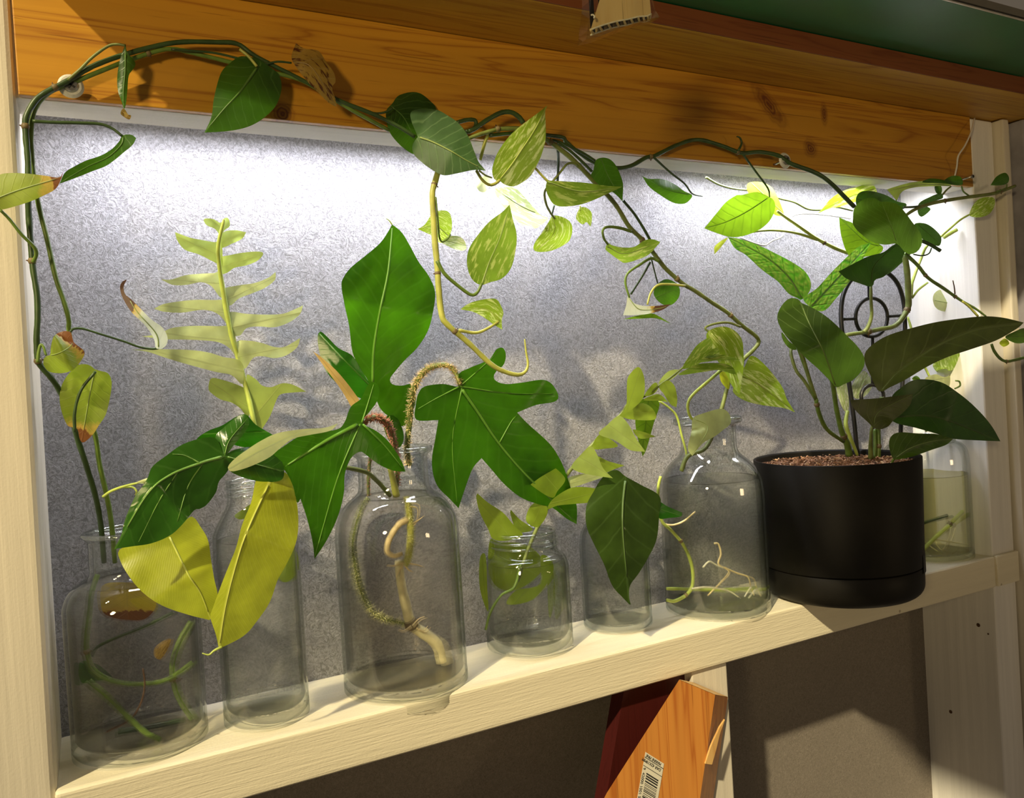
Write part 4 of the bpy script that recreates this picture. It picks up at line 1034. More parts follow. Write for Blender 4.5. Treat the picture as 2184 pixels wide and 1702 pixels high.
gl2('W1', [(310, 445), (330, 402), (360, 420), (440, 435), (520, 430), (590, 385), (650, 375), (710, 395, 1), (670, 440), (620, 490), (540, 525), (450, 547), (400, 520), (340, 475)], 'pothosdark', [-.01, -.02], mid=[(325, 430), (460, 480), (705, 395)])
gl2('W1', [(690, 700), (750, 665), (820, 690), (850, 740), (842, 800), (790, 852), (730, 850), (680, 810), (660, 760)], 'dark', -.0)
gl2('W1', [(475, 790), (520, 840), (600, 860), (700, 857), (788, 846, 1), (720, 890), (620, 917), (520, 927), (438, 927, 1), (460, 860)], 'whitegreen', [-.01, -.02], mid=[(480, 800), (560, 885), (700, 878), (780, 850)])
gl2('W1', [(438, 957, 1), (540, 930), (640, 913), (700, 935), (788, 990, 1), (680, 950), (560, 952)], 'bright', -.005, rib=False)
gl2('W1', [(1370, 1220), (1450, 1270), (1540, 1370), (1600, 1460), (1630, 1540), (1688, 1632, 1), (1600, 1600), (1450, 1580), (1330, 1550), (1250, 1500), (1240, 1450), (1320, 1300)], 'pothos', [.0, -.005, .01], mid=[(1290, 1360), (1420, 1430), (1680, 1625)])
gl2('W1', [(1140, 1340), (1180, 1340), (1210, 1400), (1205, 1465), (1150, 1410)], 'yellow', .02, rib=False)
gl2('W1', [(1045, 1060), (1100, 1020), (1180, 1010), (1250, 1040), (1300, 1100), (1312, 1180), (1315, 1300), (1300, 1400), (1285, 1500, 1), (1230, 1440), (1190, 1360), (1120, 1250), (1060, 1160)], 'pothos', [-.015, -.025, -.015], mid=[(1080, 1060), (1190, 1200), (1285, 1495)], fl=.008, fr=.008, cup=0)
gl2('W5', [(1470, 120), (1530, 90), (1640, 62), (1690, 95), (1697, 150), (1650, 192), (1600, 230), (1530, 270), (1465, 348, 1), (1438, 300), (1460, 200)], 'frond_pale', [.0, -.015], mid=[(1475, 120), (1560, 180), (1465, 340)], label='pale leaf drooping over the bottle mouth')
# submerged stems and roots in the bottle (drawn closer to the axis: the water magnifies)
def W6x(pts, cx=1514, k_=.96): return [(cx + (p[0] - cx) * k_, p[1]) for p in T('W5', pts)]
gs('F', W6x([(1262, 470), (1246, 540), (1250, 640), (1268, 740), (1330, 800), (1400, 880), (1450, 980), (1466, 1060), (1460, 1140), (1420, 1190), (1350, 1225), (1300, 1220)]), [.03, .035, .04], [1.5, 1.9, 1.9], MAT['stem_lime'], nodes=(.45, .82))
gs('F', W6x([(1300, 1150), (1450, 1152), (1700, 1155), (1860, 1145)]), .05, 1.8, MAT['stem_lime'])
gs('F', W6x([(1275, 760), (1340, 765), (1410, 740), (1480, 685)]), [.035, .03], [1.2, .9], MAT['root'], name='root', sides=6)
for q_, mt in (([(1600, 875), (1625, 880), (1640, 940), (1625, 1000), (1690, 1045), (1640, 1110), (1560, 1190)], 'root'), ([(1530, 1020), (1570, 985), (1620, 1010), (1690, 1030)], 'rootwhite'),
              ([(1660, 1020), (1740, 1055), (1810, 1080), (1830, 1140), (1850, 1190)], 'root'), ([(1830, 1140), (1790, 1200)], 'rootwhite'), ([(1460, 1150), (1560, 1140), (1680, 1160), (1750, 1200)], 'rootwhite')):
    gs('F', W6x(q_), .032, [1.1, .8], MAT[mt], name='root', sides=6)

# ================================================================== JAR FROND
jf = thing('frond_cutting', 'lime green zigzag-lobed frond standing in the jam jar and leaning right', 'plant', None)
js = lambda *a, **k: stem(jf, *a, **k)
js('F', [(1105, 1240), (1120, 1190), (1138, 1143), (1157, 1104), (1186, 1047), (1217, 1002), (1260, 952), (1323, 885), (1341, 861), (1376, 844), (1406, 823), (1435, 802), (1459, 782), (1485, 765), (1515, 752)],
   [.055, .05, .02, -.0, -.01, -.01], [1.6, 1.9, 1.7, 1.4, 1.0, .7], MAT['stem_olive'], name='rachis')
J = [('W5', [(230, 790), (180, 690), (158, 600), (165, 573, 1), (230, 630), (320, 690), (380, 760), (440, 830), (340, 860), (260, 850)], .05, 'jarfrond'),
     ('W5', [(400, 800), (365, 700), (368, 673, 1), (420, 730), (500, 790), (440, 810)], .06, 'wetgreen'),
     ('W5', [(520, 780), (460, 740), (480, 660), (530, 625), (578, 640), (590, 690), (560, 750)], .03, 'jarfrond'),
     ('W5', [(620, 600), (540, 560), (450, 480), (425, 370), (440, 320), (468, 300, 1), (520, 330), (600, 390), (680, 460), (695, 500), (650, 560)], .02, 'jarfrond'),
     ('W5', [(590, 670), (620, 610), (720, 545), (800, 535), (880, 545), (975, 575, 1), (860, 625), (760, 637), (650, 648)], .015, 'jarfrond'),
     ('W5', [(680, 548), (700, 490), (780, 460), (900, 450), (935, 470), (850, 502), (760, 532)], .03, 'frond_pale'),
     ('W5', [(735, 410), (790, 340), (850, 288), (885, 330), (925, 420), (985, 482, 1), (880, 467), (780, 445)], -.01, 'frond'),
     ('W5', [(885, 350), (960, 380), (1055, 405, 1), (1000, 425), (925, 445)], .02, 'jarfrond'),
     ('W5', [(860, 302), (900, 220), (960, 240), (1015, 287), (950, 302)], .01, 'jarfrond'),
     ('W5', [(900, 215), (950, 160), (1020, 105), (1075, 150), (1125, 240), (1182, 322, 1), (1090, 312), (1000, 255)], -.02, 'frond'),
     ('W5', [(1105, 188), (1180, 205), (1246, 230, 1), (1150, 242)], .02, 'jarfrond'),
     ('W5', [(1030, 102), (1100, 50), (1170, 28), (1232, 70), (1237, 127), (1100, 127)], -.0, 'jarfrond'),
     ('W5', [(1150, 10), (1265, 20), (1232, 150), (1190, 300), (1165, 352, 1), (1140, 260), (1120, 130)], .05, 'bright'),
     ('W1', [(400, 1668), (460, 1590), (466, 1450), (478, 1370), (550, 1302), (592, 1380), (592, 1500), (560, 1560), (480, 1625)], -.01, 'jarfrond'),
     ('W1', [(595, 1510), (640, 1440), (680, 1415), (692, 1460), (650, 1505)], -.005, 'jarfrond'),
     ('W1', [(620, 1520), (700, 1500), (768, 1558, 1), (690, 1548), (590, 1545)], -.015, 'jarfrond'),
     ('W1', [(700, 1445), (760, 1400), (812, 1440), (832, 1530), (826, 1597, 1), (780, 1570), (735, 1500)], -.02, 'jarfrond'),
     ('W1', [(695, 1445), (720, 1380), (780, 1328), (852, 1328), (800, 1385)], .0, 'frond'),
     ('W1', [(870, 1315), (920, 1220), (980, 1140), (1060, 1093), (1087, 1140), (1052, 1222), (980, 1285)], -.02, 'pothosdark'),
     ('W1', [(1040, 1225), (1090, 1172), (1132, 1168), (1127, 1202)], -.025, 'pothosdark'),
     ('W1', [(960, 1275), (1050, 1225), (1150, 1210), (1292, 1250, 1), (1150, 1252), (1040, 1265)], -.03, 'pothosdark'),
     ('W1', [(840, 1360), (960, 1290), (1060, 1273), (1180, 1280), (1240, 1310), (1264, 1362, 1), (1220, 1350), (1130, 1325), (1000, 1342)], -.03, 'pothosdark'),
     ('W5', [(240, 860), (300, 870), (450, 880), (550, 960), (550, 1050), (420, 1150), (300, 1150), (235, 1050)], .07, 'wetgreen'),
     ('W5', [(550, 950), (620, 990), (610, 1080), (500, 1215), (345, 1245), (400, 1160), (540, 1120)], .045, 'wetgreen'),
     ('W5', [(180, 970), (215, 950), (225, 1150), (230, 1290), (180, 1150)], .06, 'wetgreen'),
     ('W5', [(590, 1000), (630, 1080), (625, 1250), (600, 1330), (590, 1200)], .08, 'wetgreen')]
for tg_, q_, y_, mt in J:
    leaf(jf, tg_, q_, mt, y_, name='frond_lobe', rib=False, cup=.003, ripple=.002, sp=4.5)
js('W5', [(430, 1000), (390, 1140), (310, 1190), (245, 1290), (215, 1400)], [.05, .05], [1.6, 1.2], MAT['stem_green'], name='stem')

# ================================================================== SLIM BOTTLE FROND
sf = thing('fishbone_frond', 'pale fishbone-lobed frond standing upright in the tall slim bottle', 'plant', None)
stem(sf, 'F', [(478, 468), (466, 520), (467, 560), (474, 610), (483, 665), (494, 720), (508, 765), (522, 815), (534, 865), (549, 945), (556, 1010), (562, 1080), (585, 1160), (598, 1200)], [.03, .05, .055, .045, .05], [1.2, 2.0, 2.0, 2.0, 1.8], MAT['stem_lime'], name='rachis')
Fq = [('Z1', [(1440, 1560), (1400, 1490), (1340, 1460), (1322, 1420), (1380, 1420), (1430, 1445), (1450, 1418), (1480, 1415), (1490, 1465), (1450, 1500), (1445, 1560)], 'frond'),
      ('Z1', [(1435, 1570), (1390, 1570), (1330, 1560), (1230, 1540), (1135, 1505, 1), (1150, 1560), (1200, 1620), (1290, 1650), (1390, 1700), (1440, 1720)], 'frond'),
      ('Z1', [(1425, 1570), (1450, 1505), (1520, 1493), (1596, 1505, 1), (1570, 1547), (1500, 1582), (1430, 1610)], 'frond'),
      ('Z5', [(1410, 160), (1500, 132), (1600, 115), (1690, 112), (1706, 130), (1670, 170), (1600, 200), (1520, 217), (1470, 250), (1425, 250)], 'frond'),
      ('Z5', [(1430, 240), (1390, 250), (1300, 255), (1200, 265), (1110, 292), (1045, 292, 1), (1120, 327), (1210, 327), (1300, 310), (1370, 335), (1430, 410), (1450, 370)], 'frond_pale'),
      ('Z5', [(1440, 360), (1550, 330), (1650, 315), (1740, 280), (1787, 243, 1), (1782, 295), (1720, 345), (1640, 380), (1550, 415), (1500, 458), (1460, 450)], 'frond_pale'),
      ('Z5', [(1470, 430), (1380, 425), (1250, 425), (1120, 440), (1050, 455), (998, 482, 1), (1070, 502), (1180, 507), (1300, 490), (1380, 500), (1440, 540), (1490, 610), (1490, 500)], 'frond_pale'),
      ('Z5', [(1480, 510), (1600, 515), (1720, 520), (1830, 515), (1900, 490), (1965, 460, 1), (1942, 520), (1870, 572), (1780, 602), (1680, 597), (1600, 607), (1555, 655), (1500, 640)], 'frond_pale'),
      ('Z5', [(1500, 600), (1400, 595), (1250, 593), (1120, 605), (1060, 630), (1000, 650), (918, 662, 1), (1080, 680), (1200, 682), (1320, 687), (1420, 700), (1490, 740), (1540, 800), (1530, 680)], 'frond_pale'),
      ('Z5', [(1530, 700), (1620, 690), (1700, 705), (1780, 730), (1840, 730), (1900, 700), (1947, 670, 1), (1927, 730), (1860, 782), (1780, 802), (1700, 790), (1640, 802), (1590, 870), (1550, 830)], 'frond_pale'),
      ('Z5', [(1550, 815), (1450, 795), (1350, 765), (1240, 750), (1100, 745), (1000, 745), (845, 747, 1), (960, 762), (1080, 802), (1250, 852), (1400, 892), (1500, 912), (1570, 970), (1580, 880)], 'frond_pale'),
      ('Z5', [(1600, 1010), (1540, 975), (1450, 945), (1370, 933), (1352, 1000), (1372, 1030), (1430, 1070), (1500, 1090), (1560, 1130), (1610, 1190), (1620, 1080)], 'frond'),
      ('Z5', [(1600, 910), (1660, 940), (1700, 980), (1760, 990), (1830, 965), (1900, 975), (1987, 1020, 1), (1900, 1025), (1820, 1037), (1790, 1080), (1750, 1180), (1700, 1260), (1680, 1300), (1640, 1150), (1610, 1000)], 'frond')]
for tg_, q_, mt in Fq:
    leaf(sf, tg_, q_, mt, .052, name='frond_lobe', rib=False, cup=.002, ripple=.003, sp=5)
leaf(sf, 'F', [(585, 1190), (610, 1165), (632, 1175), (636, 1215), (615, 1240), (592, 1235)], 'wetgreen', .045, name='frond_lobe', rib=False)
leaf(sf, 'F', [(500, 1100), (520, 1085), (545, 1070), (540, 1095), (515, 1108)], 'wetgreen', .045, name='frond_lobe', rib=False)

# ================================================================== PHILODENDRON (largest bottle)
ph = thing('philodendron', 'philodendron with glossy lobed leaves and hairy stems in the largest bottle', 'plant', None)
phl = lambda *a, **k: leaf(ph, *a, **k)
def hairy(tg, pts, Y, r, core, hairm, dens, hl, name='petiole', n_=6):
    p3 = ipx(T(tg, pts), Y)
    o = tube(name, p3, [x*.001 for x in r], MAT[core], ph, 9, n_)
    cur = catmull(p3, 14)
    v_, f_ = [], []
    L_ = len(cur)
    for _ in range(dens):
        i = rng.randint(1, L_ - 1); c_ = cur[i]; d_ = cur[i] - cur[i-1]; d_ = d_ / (np.linalg.norm(d_) + 1e-9)
        w_ = rng.normal(size=3); w_ -= d_ * (w_ @ d_); w_ /= np.linalg.norm(w_)
        rr_ = np.interp(i / L_, np.linspace(0, 1, len(r)), r) * .001
        s_ = np.cross(w_, d_)
        ln_ = hl * .001 * rng.uniform(.5, 1.2)
        b_ = c_ + w_ * rr_ * .9; e_ = b_ + (w_ + rng.normal(size=3) * .35) * ln_; m_ = (b_ + e_) / 2 + rng.normal(size=3) * ln_ * .15
        k_ = len(v_); wd = .00036
        v_ += [b_ - s_*wd, b_ + s_*wd, m_ + s_*wd*.8, m_ - s_*wd*.8, e_]
        f_ += [(k_, k_+1, k_+2, k_+3), (k_+3, k_+2, k_+4)]
    h_ = mesh_obj('hairs', v_, f_, MAT[hairm], o); h_['kind'] = 'stuff'
    return o
# back leaves first
phl('Z6', [(718, 238, 1), (780, 290), (830, 370), (890, 480), (960, 580), (997, 680), (985, 800), (950, 930), (880, 1040), (800, 1120), (740, 1190), (705, 1240), (720, 1275), (780, 1285), (850, 1280), (870, 1400), (800, 1545), (720, 1500), (640, 1430), (590, 1300), (500, 1150), (460, 1060), (440, 900), (410, 760), (390, 640), (400, 590), (450, 520), (560, 430), (640, 360), (690, 290)], 'phil', [.035, .02, .03], mid=[(592, 1300), (600, 1050), (640, 800), (690, 560), (715, 320), (718, 245)], fl=.004, fr=.022, cup=0, ribr=.8, ripple=.005)
stem(ph, 'Z6', [(718, 240), (700, 215), (680, 200)], .03, [.8, .3], MAT['stem_lime'], name='leaf_tip')
phl('Z6', [(255, 933), (300, 970), (370, 1040), (460, 1090), (520, 1180), (560, 1250), (600, 1290), (580, 1400), (520, 1370), (440, 1330), (350, 1260), (290, 1190), (260, 1120), (240, 1030), (236, 960)], 'phildark', [.035, .03, .04], mid=[(580, 1290), (420, 1130), (250, 950)], fl=.01)
phl('Z6', [(205, 1062, 1), (260, 1100), (350, 1180), (420, 1260), (480, 1340), (505, 1385), (460, 1425), (430, 1380), (380, 1300), (300, 1190), (240, 1110)], 'bract', [.02, .02], name='bract', cup=.004, rib=False)
phl('V1', [(1800, 150), (1860, 143), (1900, 200), (1920, 280), (1900, 340), (1860, 347), (1820, 300), (1790, 220)], 'phil', .03)
P2 = [(981, 824), (978, 798), (1001, 785), (1041, 768), (1052, 755), (1060, 744), (1073, 742), (1079, 757), (1074, 778), (1056, 795), (1055, 810), (1077, 819), (1113, 816), (1156, 810), (1177, 819), (1191, 844), (1182, 857), (1143, 864), (1103, 880, 1), (1126, 904), (1171, 945), (1193, 977), (1207, 1009), (1217, 1040), (1230, 1079), (1230, 1118, 1), (1207, 1105), (1178, 1083), (1150, 1076), (1111, 1061), (1076, 1033), (1048, 1001), (1027, 977, 1), (1009, 998), (995, 1033), (978, 1084, 1), (960, 1065), (931, 1033), (921, 986), (929, 932), (935, 896, 1), (888, 895), (887, 862), (893, 838), (906, 824), (945, 819)]
phl('F', P2, 'phil', [.0, .01, .02, .04], mid=[(981, 824), (1020, 880), (1060, 940), (1110, 1000), (1165, 1055), (1229, 1115)], cup=.0, fl=-.004, fr=.02, ribr=.9, ripple=.005,
    veins=[[(981, 824), (1020, 790), (1066, 748)], [(981, 824), (1080, 838), (1180, 840)], [(981, 824), (930, 850), (892, 872)], [(985, 828), (965, 940), (975, 1075)], [(1065, 945), (1090, 900), (1103, 885)]])
P3 = [(736, 898), (748, 868), (770, 850), (782, 825), (793, 814), (806, 822), (809, 838), (803, 858), (790, 876), (773, 897), (776, 906), (802, 919), (829, 942), (855, 981), (865, 1006, 1), (839, 1004), (809, 991), (783, 972), (769, 963), (753, 972), (743, 988), (735, 1014), (733, 1054), (720, 1103), (697, 1152), (671, 1192, 1), (666, 1152), (654, 1103), (641, 1064, 1), (633, 1072), (625, 1037), (608, 1004), (580, 975), (608, 950), (648, 926), (690, 921), (723, 914)]
phl('F', P3, 'phil', [-.03, -.035, -.03], mid=[(770, 902), (700, 938), (640, 975), (600, 1000)], cup=.0, fl=.012, fr=.0, ribr=1.1, ripple=.004,
    veins=[[(772, 901), (785, 860), (797, 820)], [(774, 905), (820, 950), (860, 1000)], [(768, 905), (720, 1020), (672, 1185)]])
phl('V1', [(1492, 192, 1), (1440, 240), (1300, 268), (1200, 292), (1120, 350), (1050, 410), (950, 460), (860, 492), (795, 502), (780, 470), (830, 415), (920, 350), (1000, 300), (1100, 255), (1250, 230), (1400, 220)], 'palefold', [-.032, -.045, -.055], mid=[(1490, 195), (1250, 250), (1000, 360), (785, 485)], name='leaf_fold', rib=False, label='pale upturned leaf edge')
# left glossy leaf
phl('V1', [(575, 293), (650, 240), (740, 205), (830, 150), (895, 133), (960, 200), (1060, 260), (1090, 285), (960, 350), (820, 332), (720, 290), (640, 300)], 'phildark', -.03, rib=False)
phl('V1', [(755, 400), (700, 290), (600, 290), (480, 330), (380, 400), (290, 470), (260, 540), (225, 600), (185, 650), (150, 720), (110, 820), (85, 920), (40, 1007, 1), (150, 990), (280, 970), (400, 920), (480, 850), (560, 755), (590, 748), (640, 720), (700, 640), (720, 570), (770, 510), (795, 450)], 'glossy', [-.045, -.065, -.06], mid=[(755, 405), (600, 450), (400, 530), (250, 660), (50, 1000)], cup=0, fl=.016, fr=.014, ribr=.7, ripple=.004,
    veins=[[(600, 450), (500, 400), (420, 390)], [(620, 445), (520, 600), (450, 830)], [(450, 510), (330, 700), (200, 960)]])
phl('V1', [(757, 400), (720, 340), (698, 275), (750, 220), (830, 155), (890, 135), (917, 190), (880, 260), (820, 330), (790, 370)], 'glossy', [-.045, -.04], mid=[(757, 400), (790, 300), (900, 165)], fl=.008, fr=.006)
phl('V1', [(760, 400), (830, 360), (950, 342), (1060, 370), (1130, 440), (1137, 545), (1060, 572), (950, 562), (850, 532), (780, 492), (750, 440)], 'glossy', [-.045, -.035], mid=[(760, 405), (900, 440), (1120, 500)], fl=.008, fr=.006)
phl('V1', [(545, 795), (600, 860), (650, 950), (670, 1080), (690, 1200), (713, 1310), (700, 1400), (660, 1467, 1), (520, 1432), (350, 1372), (220, 1282), (130, 1172), (80, 1080), (75, 1010), (200, 970), (380, 900), (470, 850)], 'lime', [-.03, -.04, -.035], mid=[(400, 930), (520, 1170), (600, 1290), (665, 1455)], cup=-.0, fl=.01, fr=.006, label='broad yellow-green leaf turned face out')
phl('V1', [(970, 540), (1060, 540), (1150, 510), (1190, 570), (1225, 700), (1235, 850), (1215, 980), (1150, 1120), (1100, 1210), (1050, 1350), (970, 1470), (880, 1570), (720, 1655, 1), (700, 1560), (665, 1450), (680, 1390), (750, 1200), (830, 1000), (870, 850), (930, 700)], 'lime', [-.03, -.055, -.05, -.045], mid=[(1060, 550), (900, 900), (820, 1150), (760, 1400), (722, 1645)], cup=0, fl=.012, fr=.012, label='long yellow-green leaf hanging in front of the slim bottle')
stem(ph, 'V1', [(740, 1640), (690, 1665), (655, 1692), (612, 1682)], -.046, [1.0, .8, .4], MAT['stem_lime'], name='leaf_tip')
# petioles
hairy('Z6', [(830, 1800), (815, 1680), (835, 1500), (850, 1350), (880, 1260), (930, 1190), (1000, 1155), (1080, 1155), (1130, 1200), (1162, 1285)], [.045, .03, .01, .0], [2.6, 2.5, 2.4, 2.0], 'stem_olive', 'hair', 1500, 3.2)
hairy('V1', [(1870, 600), (1880, 450), (1855, 320), (1830, 230), (1790, 172), (1720, 152), (1640, 190)], [.045, .01, -.025], [2.2, 2.2, 2.0], 'stem_olive', 'hairred', 1200, 2.4)
hairy('V1', [(1690, 660), (1690, 540), (1700, 430), (1720, 380)], [.045, .035], [1.5, 1.5], 'stem_olive', 'hairred', 300, 1.4)
stem(ph, 'V1', [(757, 402), (900, 420), (1150, 440), (1400, 460), (1650, 500), (1740, 560), (1830, 660)], [-.042, -.02, .02, .045], [1.4, 1.8, 2.0], MAT['stem_olive'], name='petiole')
stem(ph, 'V1', [(1830, 480), (1850, 560), (1870, 660)], [.03, .045], [2.6, 3.2], MAT['stem_yellow'], name='petiole')
def B3(pts, cx=853, k_=.96): return [(cx + (p[0] - cx) * k_, p[1]) for p in pts]
hairy('F', B3([(783, 1062), (768, 1090), (752, 1150), (755, 1200), (766, 1250), (790, 1300), (820, 1318), (870, 1330)]), .048, [2.1, 2.3, 2.0], 'stem_olive', 'hairgreen', 1300, 2.8)
hairy('F', B3([(868, 1060), (874, 1100), (876, 1150), (870, 1190), (862, 1205)]), .040, [2.8, 3.2, 3.4], 'stem_yellow', 'hairgreen', 700, 2.8)
stem(ph, 'F', B3([(850, 1195), (855, 1240), (866, 1290), (878, 1330), (905, 1350), (935, 1375), (945, 1412)]), .045, [3.6, 4.2, 4.8, 5.2, 5.2], MAT['stem_pale'], nodes=(.5,), name='thick_root')
stem(ph, 'F', B3([(870, 1110), (850, 1120), (830, 1150), (826, 1175), (840, 1185), (858, 1180)]), .04, [2.6, 2.8, 1.8], MAT['root'], name='root')
for q_ in ([(862, 1200), (840, 1206), (825, 1205)], [(865, 1200), (890, 1204), (902, 1208)], [(860, 1205), (848, 1222), (845, 1230)], [(872, 1120), (890, 1112), (902, 1104)], [(875, 1080), (892, 1085), (890, 1110), (880, 1125)],
           [(880, 1335), (895, 1320), (908, 1315)], [(878, 1335), (862, 1345), (850, 1342)], [(890, 1340), (905, 1345), (915, 1335)], [(862, 1203), (872, 1215), (880, 1218)]):
    stem(ph, 'F', B3(q_), .038, [.9, .4], MAT['root'], name='root', sides=5)

# ================================================================== DARK LEAF (small bottle)
bl = thing('leaf_cutting', 'single dark glossy leaf hanging from the small bottle', 'plant', None)
leaf(bl, 'W5', [(1262, 628), (1320, 655), (1405, 690, 1), (1395, 714), (1330, 722), (1262, 722)], 'phildark', .0, name='leaf')
leaf(bl, 'W5', [(1010, 432), (1060, 470), (1150, 520), (1267, 590), (1265, 700), (1250, 850), (1200, 960), (1140, 1060), (1090, 1130), (1083, 1200), (1097, 1258, 1), (1040, 1200), (980, 1130), (930, 1000), (870, 880), (825, 770), (825, 650), (870, 560), (905, 500), (950, 450)], 'bottleleaf', [-.005, -.02, -.025, -.02], mid=[(1062, 480), (1045, 650), (1048, 850), (1085, 1225)], cup=0, fl=.014, fr=.012, ripple=.003, ribr=.8)
stem(bl, 'F', [(1332, 1018), (1318, 1040), (1308, 1090), (1305, 1160), (1300, 1230)], [.0, .04, .062, .065], [1.3, 1.6], MAT['stem_green'], name='petiole')

# ================================================================== TRAILING VINE (left bottle)
tv = thing('trailing_vine', 'long green vine from the far left bottle climbing the stud and arching along the beam', 'vine', None)
vs_ = lambda *a, **k: stem(tv, *a, **k)
vl = lambda *a, **k: leaf(tv, *a, **k)
vs_('F', [(222, 1200), (215, 1120), (204, 1060), (183, 990), (165, 935), (150, 880), (128, 835), (108, 805), (88, 782), (80, 765), (78, 720), (80, 680), (79, 630), (70, 570), (64, 500), (60, 430), (60, 350), (55, 286), (56, 250), (76, 214), (103, 194), (142, 174), (198, 141), (280, 112), (372, 91), (460, 90), (507, 94), (545, 120), (625, 161), (675, 186), (718, 212), (800, 245), (850, 270), (885, 292)],
    [.05, .02, -.004, -.010, -.012, -.012, -.012, -.012, -.014, -.02], [1.9, 2.0, 1.9, 1.9, 2.0, 1.8, 1.7, 1.6], MAT['stem_dark'], nodes=(.16, .27, .4, .53, .62), n=6)
vs_('F', [(245, 1200), (238, 1120), (228, 1060), (212, 990), (203, 930), (180, 860), (165, 790), (148, 715), (146, 680), (135, 640), (118, 590), (100, 510), (85, 450), (72, 380), (68, 330), (66, 290), (72, 240), (95, 205), (130, 185), (165, 172), (247, 139), (330, 110), (370, 105), (420, 115), (500, 135), (560, 150), (640, 170), (700, 205), (760, 240), (830, 278)],
    [.05, .02, .0, -.006, -.008, -.010, -.012, -.014], [1.8, 1.6, 1.6, 1.7, 1.6], MAT['stem_green'], nodes=(.72,), n=6)
vs_('Z1', [(1110, 320), (1250, 330), (1400, 345), (1550, 380), (1690, 415), (1800, 400), (1890, 408)], [-.014, -.016], [.9, .8], MAT['stem_dark'], name='petiole')
vs_('Z1', [(210, 785), (330, 793), (500, 797), (650, 805), (730, 835), (792, 882)], [-.012, -.014], [1.2, 1.0], MAT['stem_dark'], name='petiole')
vs_('Z1', [(440, 520), (520, 450), (600, 370), (700, 300), (760, 287), (812, 295)], [-.014, -.02], [1.1, .9], MAT['stem_olive'], name='petiole')
vs_('Z1', [(1555, 320), (1610, 365), (1665, 430)], [-.016, -.02], 1.1, MAT['stem_yellow'], name='petiole')
vs_('Z2', [(560, 722), (620, 735), (680, 725), (720, 700)], [-.014, -.012], .9, MAT['stem_dark'], name='petiole')
vs_('Z1', [(0, 1360), (60, 1420), (140, 1520), (220, 1600), (235, 1650), (215, 1700)], [-.03, -.014], [1.0, 1.3], MAT['stem_green'], name='petiole')
vs_('Z5', [(245, 830), (250, 770), (262, 720), (280, 725), (300, 785)], [-.012, -.014], [1.2, .8], MAT['stem_green'], name='petiole')
vs_('Z5', [(485, 1280), (485, 1150), (525, 1010), (620, 888)], [-.006, -.012], [1.1, .9], MAT['stem_dark'], name='petiole')
vs_('Z5', [(455, 632), (480, 612), (540, 612), (650, 645), (800, 692), (900, 728), (980, 742), (1030, 738)], [-.006, -.0], [.9, .8], MAT['stem_dark'], name='petiole')
vs_('Z5', [(670, 1700), (720, 1665), (800, 1635), (900, 1610)], [.0, -.02], [1.1, .8], MAT['stem_lime'], name='side_shoot')
vs_('Z5', [(800, 1640), (860, 1640), (885, 1665), (880, 1690)], [-.01, -.01], .7, MAT['stem_lime'], name='side_shoot')
vl('V1', [(185, 575), (215, 560), (268, 545), (262, 580), (215, 582)], 'palefold', -.03, rib=False, sp=3)
vl('Z1', [(-150, 1220), (-20, 1140), (60, 1122), (180, 1126), (300, 1140), (385, 1150), (412, 1105, 1), (395, 1165), (360, 1225), (300, 1260), (200, 1305), (90, 1340), (0, 1360), (-100, 1350)], 'olivetip', [-.03, -.035, -.04], mid=[(-120, 1330), (100, 1240), (400, 1150)])
vl('Z1', [(795, 878), (850, 873), (883, 895, 1), (860, 940), (800, 990), (740, 1040), (680, 1080), (600, 1110), (500, 1150), (385, 1192, 1), (420, 1120), (480, 1080), (560, 1040), (650, 1010), (720, 970), (770, 920)], 'dark', [-.014, -.02, -.035], mid=[(800, 885), (785, 940), (700, 1020), (560, 1085), (400, 1180)], fl=-.006)
vl('Z1', [(815, 283, 1), (825, 340), (875, 400), (870, 440), (835, 490), (825, 600), (815, 680), (805, 712, 1), (785, 650), (765, 590), (760, 500), (775, 400), (800, 320)], 'dark', [-.02, -.022], mid=[(812, 290), (812, 450), (800, 600), (803, 705)])
vl('Z1', [(795, 705), (812, 712), (830, 742), (850, 748), (838, 775), (800, 755), (782, 735)], 'damaged', -.022, rib=False, sp=3, name='dried_tip')
vl('Z1', [(1620, 368), (1680, 388), (1760, 440), (1810, 490), (1826, 560), (1810, 640), (1770, 710), (1690, 780), (1600, 825), (1480, 850), (1325, 860, 1), (1370, 760), (1385, 650), (1410, 540), (1440, 460), (1490, 410), (1550, 368)], 'dark', [-.018, -.026, -.022], mid=[(1665, 440), (1560, 590), (1450, 710), (1330, 855)], fl=.006, fr=.006, cup=0, ribr=.7)
vl('Z2', [(95, 280, 1), (150, 315), (240, 330), (290, 400), (340, 470), (352, 530), (330, 560), (335, 600), (350, 640), (360, 697, 1), (300, 660), (240, 600), (180, 540), (130, 480), (80, 410), (66, 360)], 'damaged', [-.02, -.028, -.022], mid=[(80, 400), (200, 440), (355, 690)], fl=.006)
vl('Z2', [(840, 597), (900, 605), (960, 650), (1005, 710), (1000, 850), (920, 980), (860, 1000), (780, 950), (710, 870), (685, 800), (680, 720), (720, 670), (760, 620)], 'dark', [-.008, -.006], mid=[(720, 695), (800, 770), (880, 940)])
vl('Z2', [(860, 713), (930, 705), (1010, 712), (1080, 750), (1150, 800), (1210, 880), (1250, 980), (1280, 1050), (1327, 1107, 1), (1250, 1102), (1150, 1122), (1060, 1137), (1000, 1115), (920, 1060), (860, 1000), (850, 940), (885, 888, 1), (870, 850), (845, 790), (836, 740)], 'greygreen', [-.03, -.045, -.05], mid=[(888, 888), (980, 920), (1100, 980), (1200, 1040), (1325, 1104)], fl=.014, fr=.012, cup=0, ribr=.6, label='large grey-green leaf facing out')
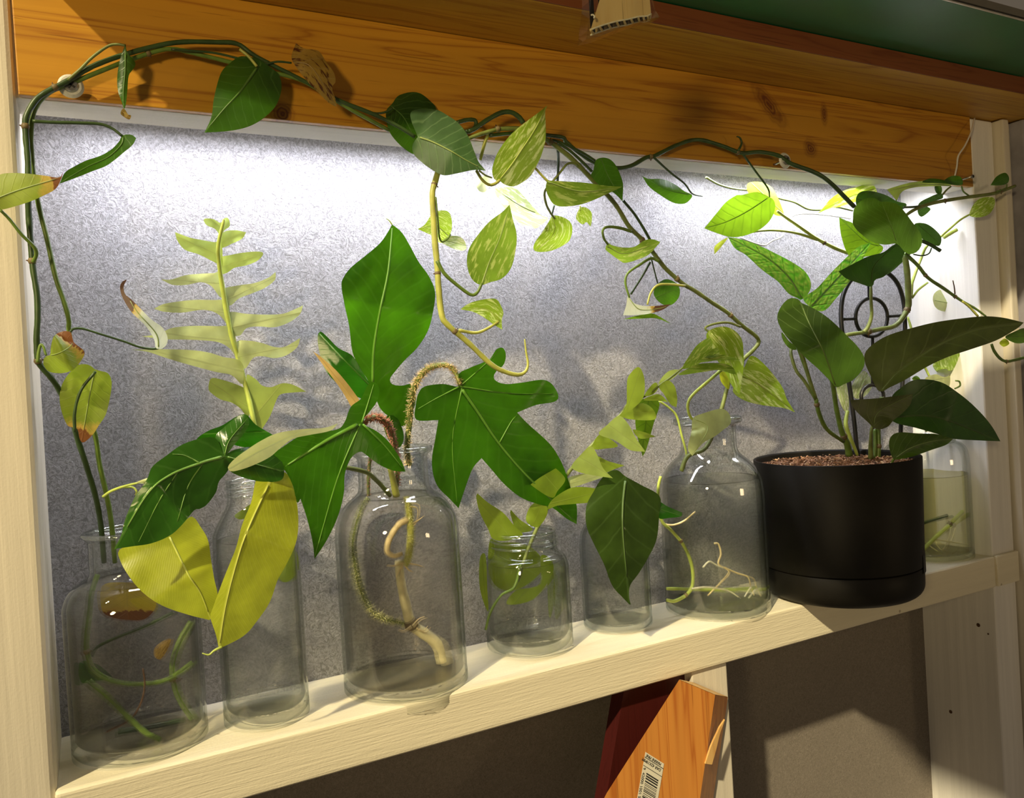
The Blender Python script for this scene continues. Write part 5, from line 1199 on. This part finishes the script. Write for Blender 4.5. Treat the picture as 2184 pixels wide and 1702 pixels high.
vl('Z5', [(450, 630), (465, 650), (480, 700), (540, 750), (545, 785), (510, 840), (470, 880), (400, 900), (320, 890), (285, 850), (283, 810), (302, 787), (325, 780), (330, 730), (350, 660), (400, 630)], 'olivetip', [-.014, -.022, -.014], mid=[(302, 790), (380, 770), (450, 730), (475, 690)])
vl('Z5', [(610, 872), (650, 885), (700, 900), (723, 950), (720, 1020), (700, 1120), (680, 1180), (640, 1240), (600, 1300), (540, 1350), (515, 1320), (500, 1260), (440, 1240), (400, 1150), (386, 1060), (400, 980), (440, 910), (500, 850), (560, 842), (600, 860)], 'olivetip', [-.0, .004, .006], mid=[(612, 890), (580, 1050), (530, 1340)], cup=-.002)
vl('Z5', [(900, 470), (980, 550), (1050, 600), (1085, 660), (1082, 710), (1047, 742), (1010, 735), (1000, 680), (950, 600), (900, 550), (850, 500), (800, 420), (778, 350), (790, 310), (827, 288, 1), (802, 335), (810, 385), (850, 420)], 'whitegreen', [-.002, -.01, .0], mid=[(1030, 740), (1010, 640), (880, 490), (792, 330)])
# submerged growth in the far left bottle
def B1(pts, cx=291, k_=.96): return [(cx + (p[0] - cx) * k_, p[1]) for p in pts]
vs_('F', B1([(205, 1225), (192, 1262), (187, 1310), (180, 1370), (184, 1400), (198, 1430), (240, 1452), (300, 1458), (360, 1448), (415, 1412)]), [.045, .04, .04, .05], [1.9, 1.9, 1.6], MAT['stem_green'], nodes=(.4,))
vs_('F', B1([(186, 1452), (225, 1482), (270, 1525), (310, 1560), (345, 1577)]), [.045, .035], 2.1, MAT['stem_green'])
vs_('F', B1([(372, 1306), (310, 1335), (240, 1362), (205, 1380), (192, 1400)]), .05, 1.2, MAT['stem_dark'])
vs_('F', B1([(412, 1325), (385, 1370), (370, 1420), (375, 1465), (390, 1500), (415, 1535)]), .05, [2.2, 1.9], MAT['stem_green'], nodes=(.55,))
vs_('F', B1([(250, 1560), (320, 1550), (400, 1535)]), .055, 2.2, MAT['stem_dark'])
vs_('F', B1([(305, 1425), (309, 1460), (300, 1500), (275, 1535), (225, 1560)]), .04, [.8, .7], MAT['bark'], name='root', sides=6)
vl('F', B1([(165, 1412), (200, 1415), (225, 1432), (236, 1447), (200, 1452), (168, 1455)]), 'phildark', .05, rib=False)
vl('F', B1([(215, 1250), (260, 1242), (320, 1250), (335, 1290), (310, 1320), (270, 1322), (235, 1316), (214, 1300)]), 'wetyellow', [.05, .045], mid=B1([(270, 1245), (272, 1320)]), rib=False, label='yellowing submerged leaf')
vl('F', B1([(330, 1385), (345, 1370), (367, 1362), (360, 1385), (345, 1405), (332, 1402)]), 'damaged', .04, rib=False, name='dried_fragment', sp=3)
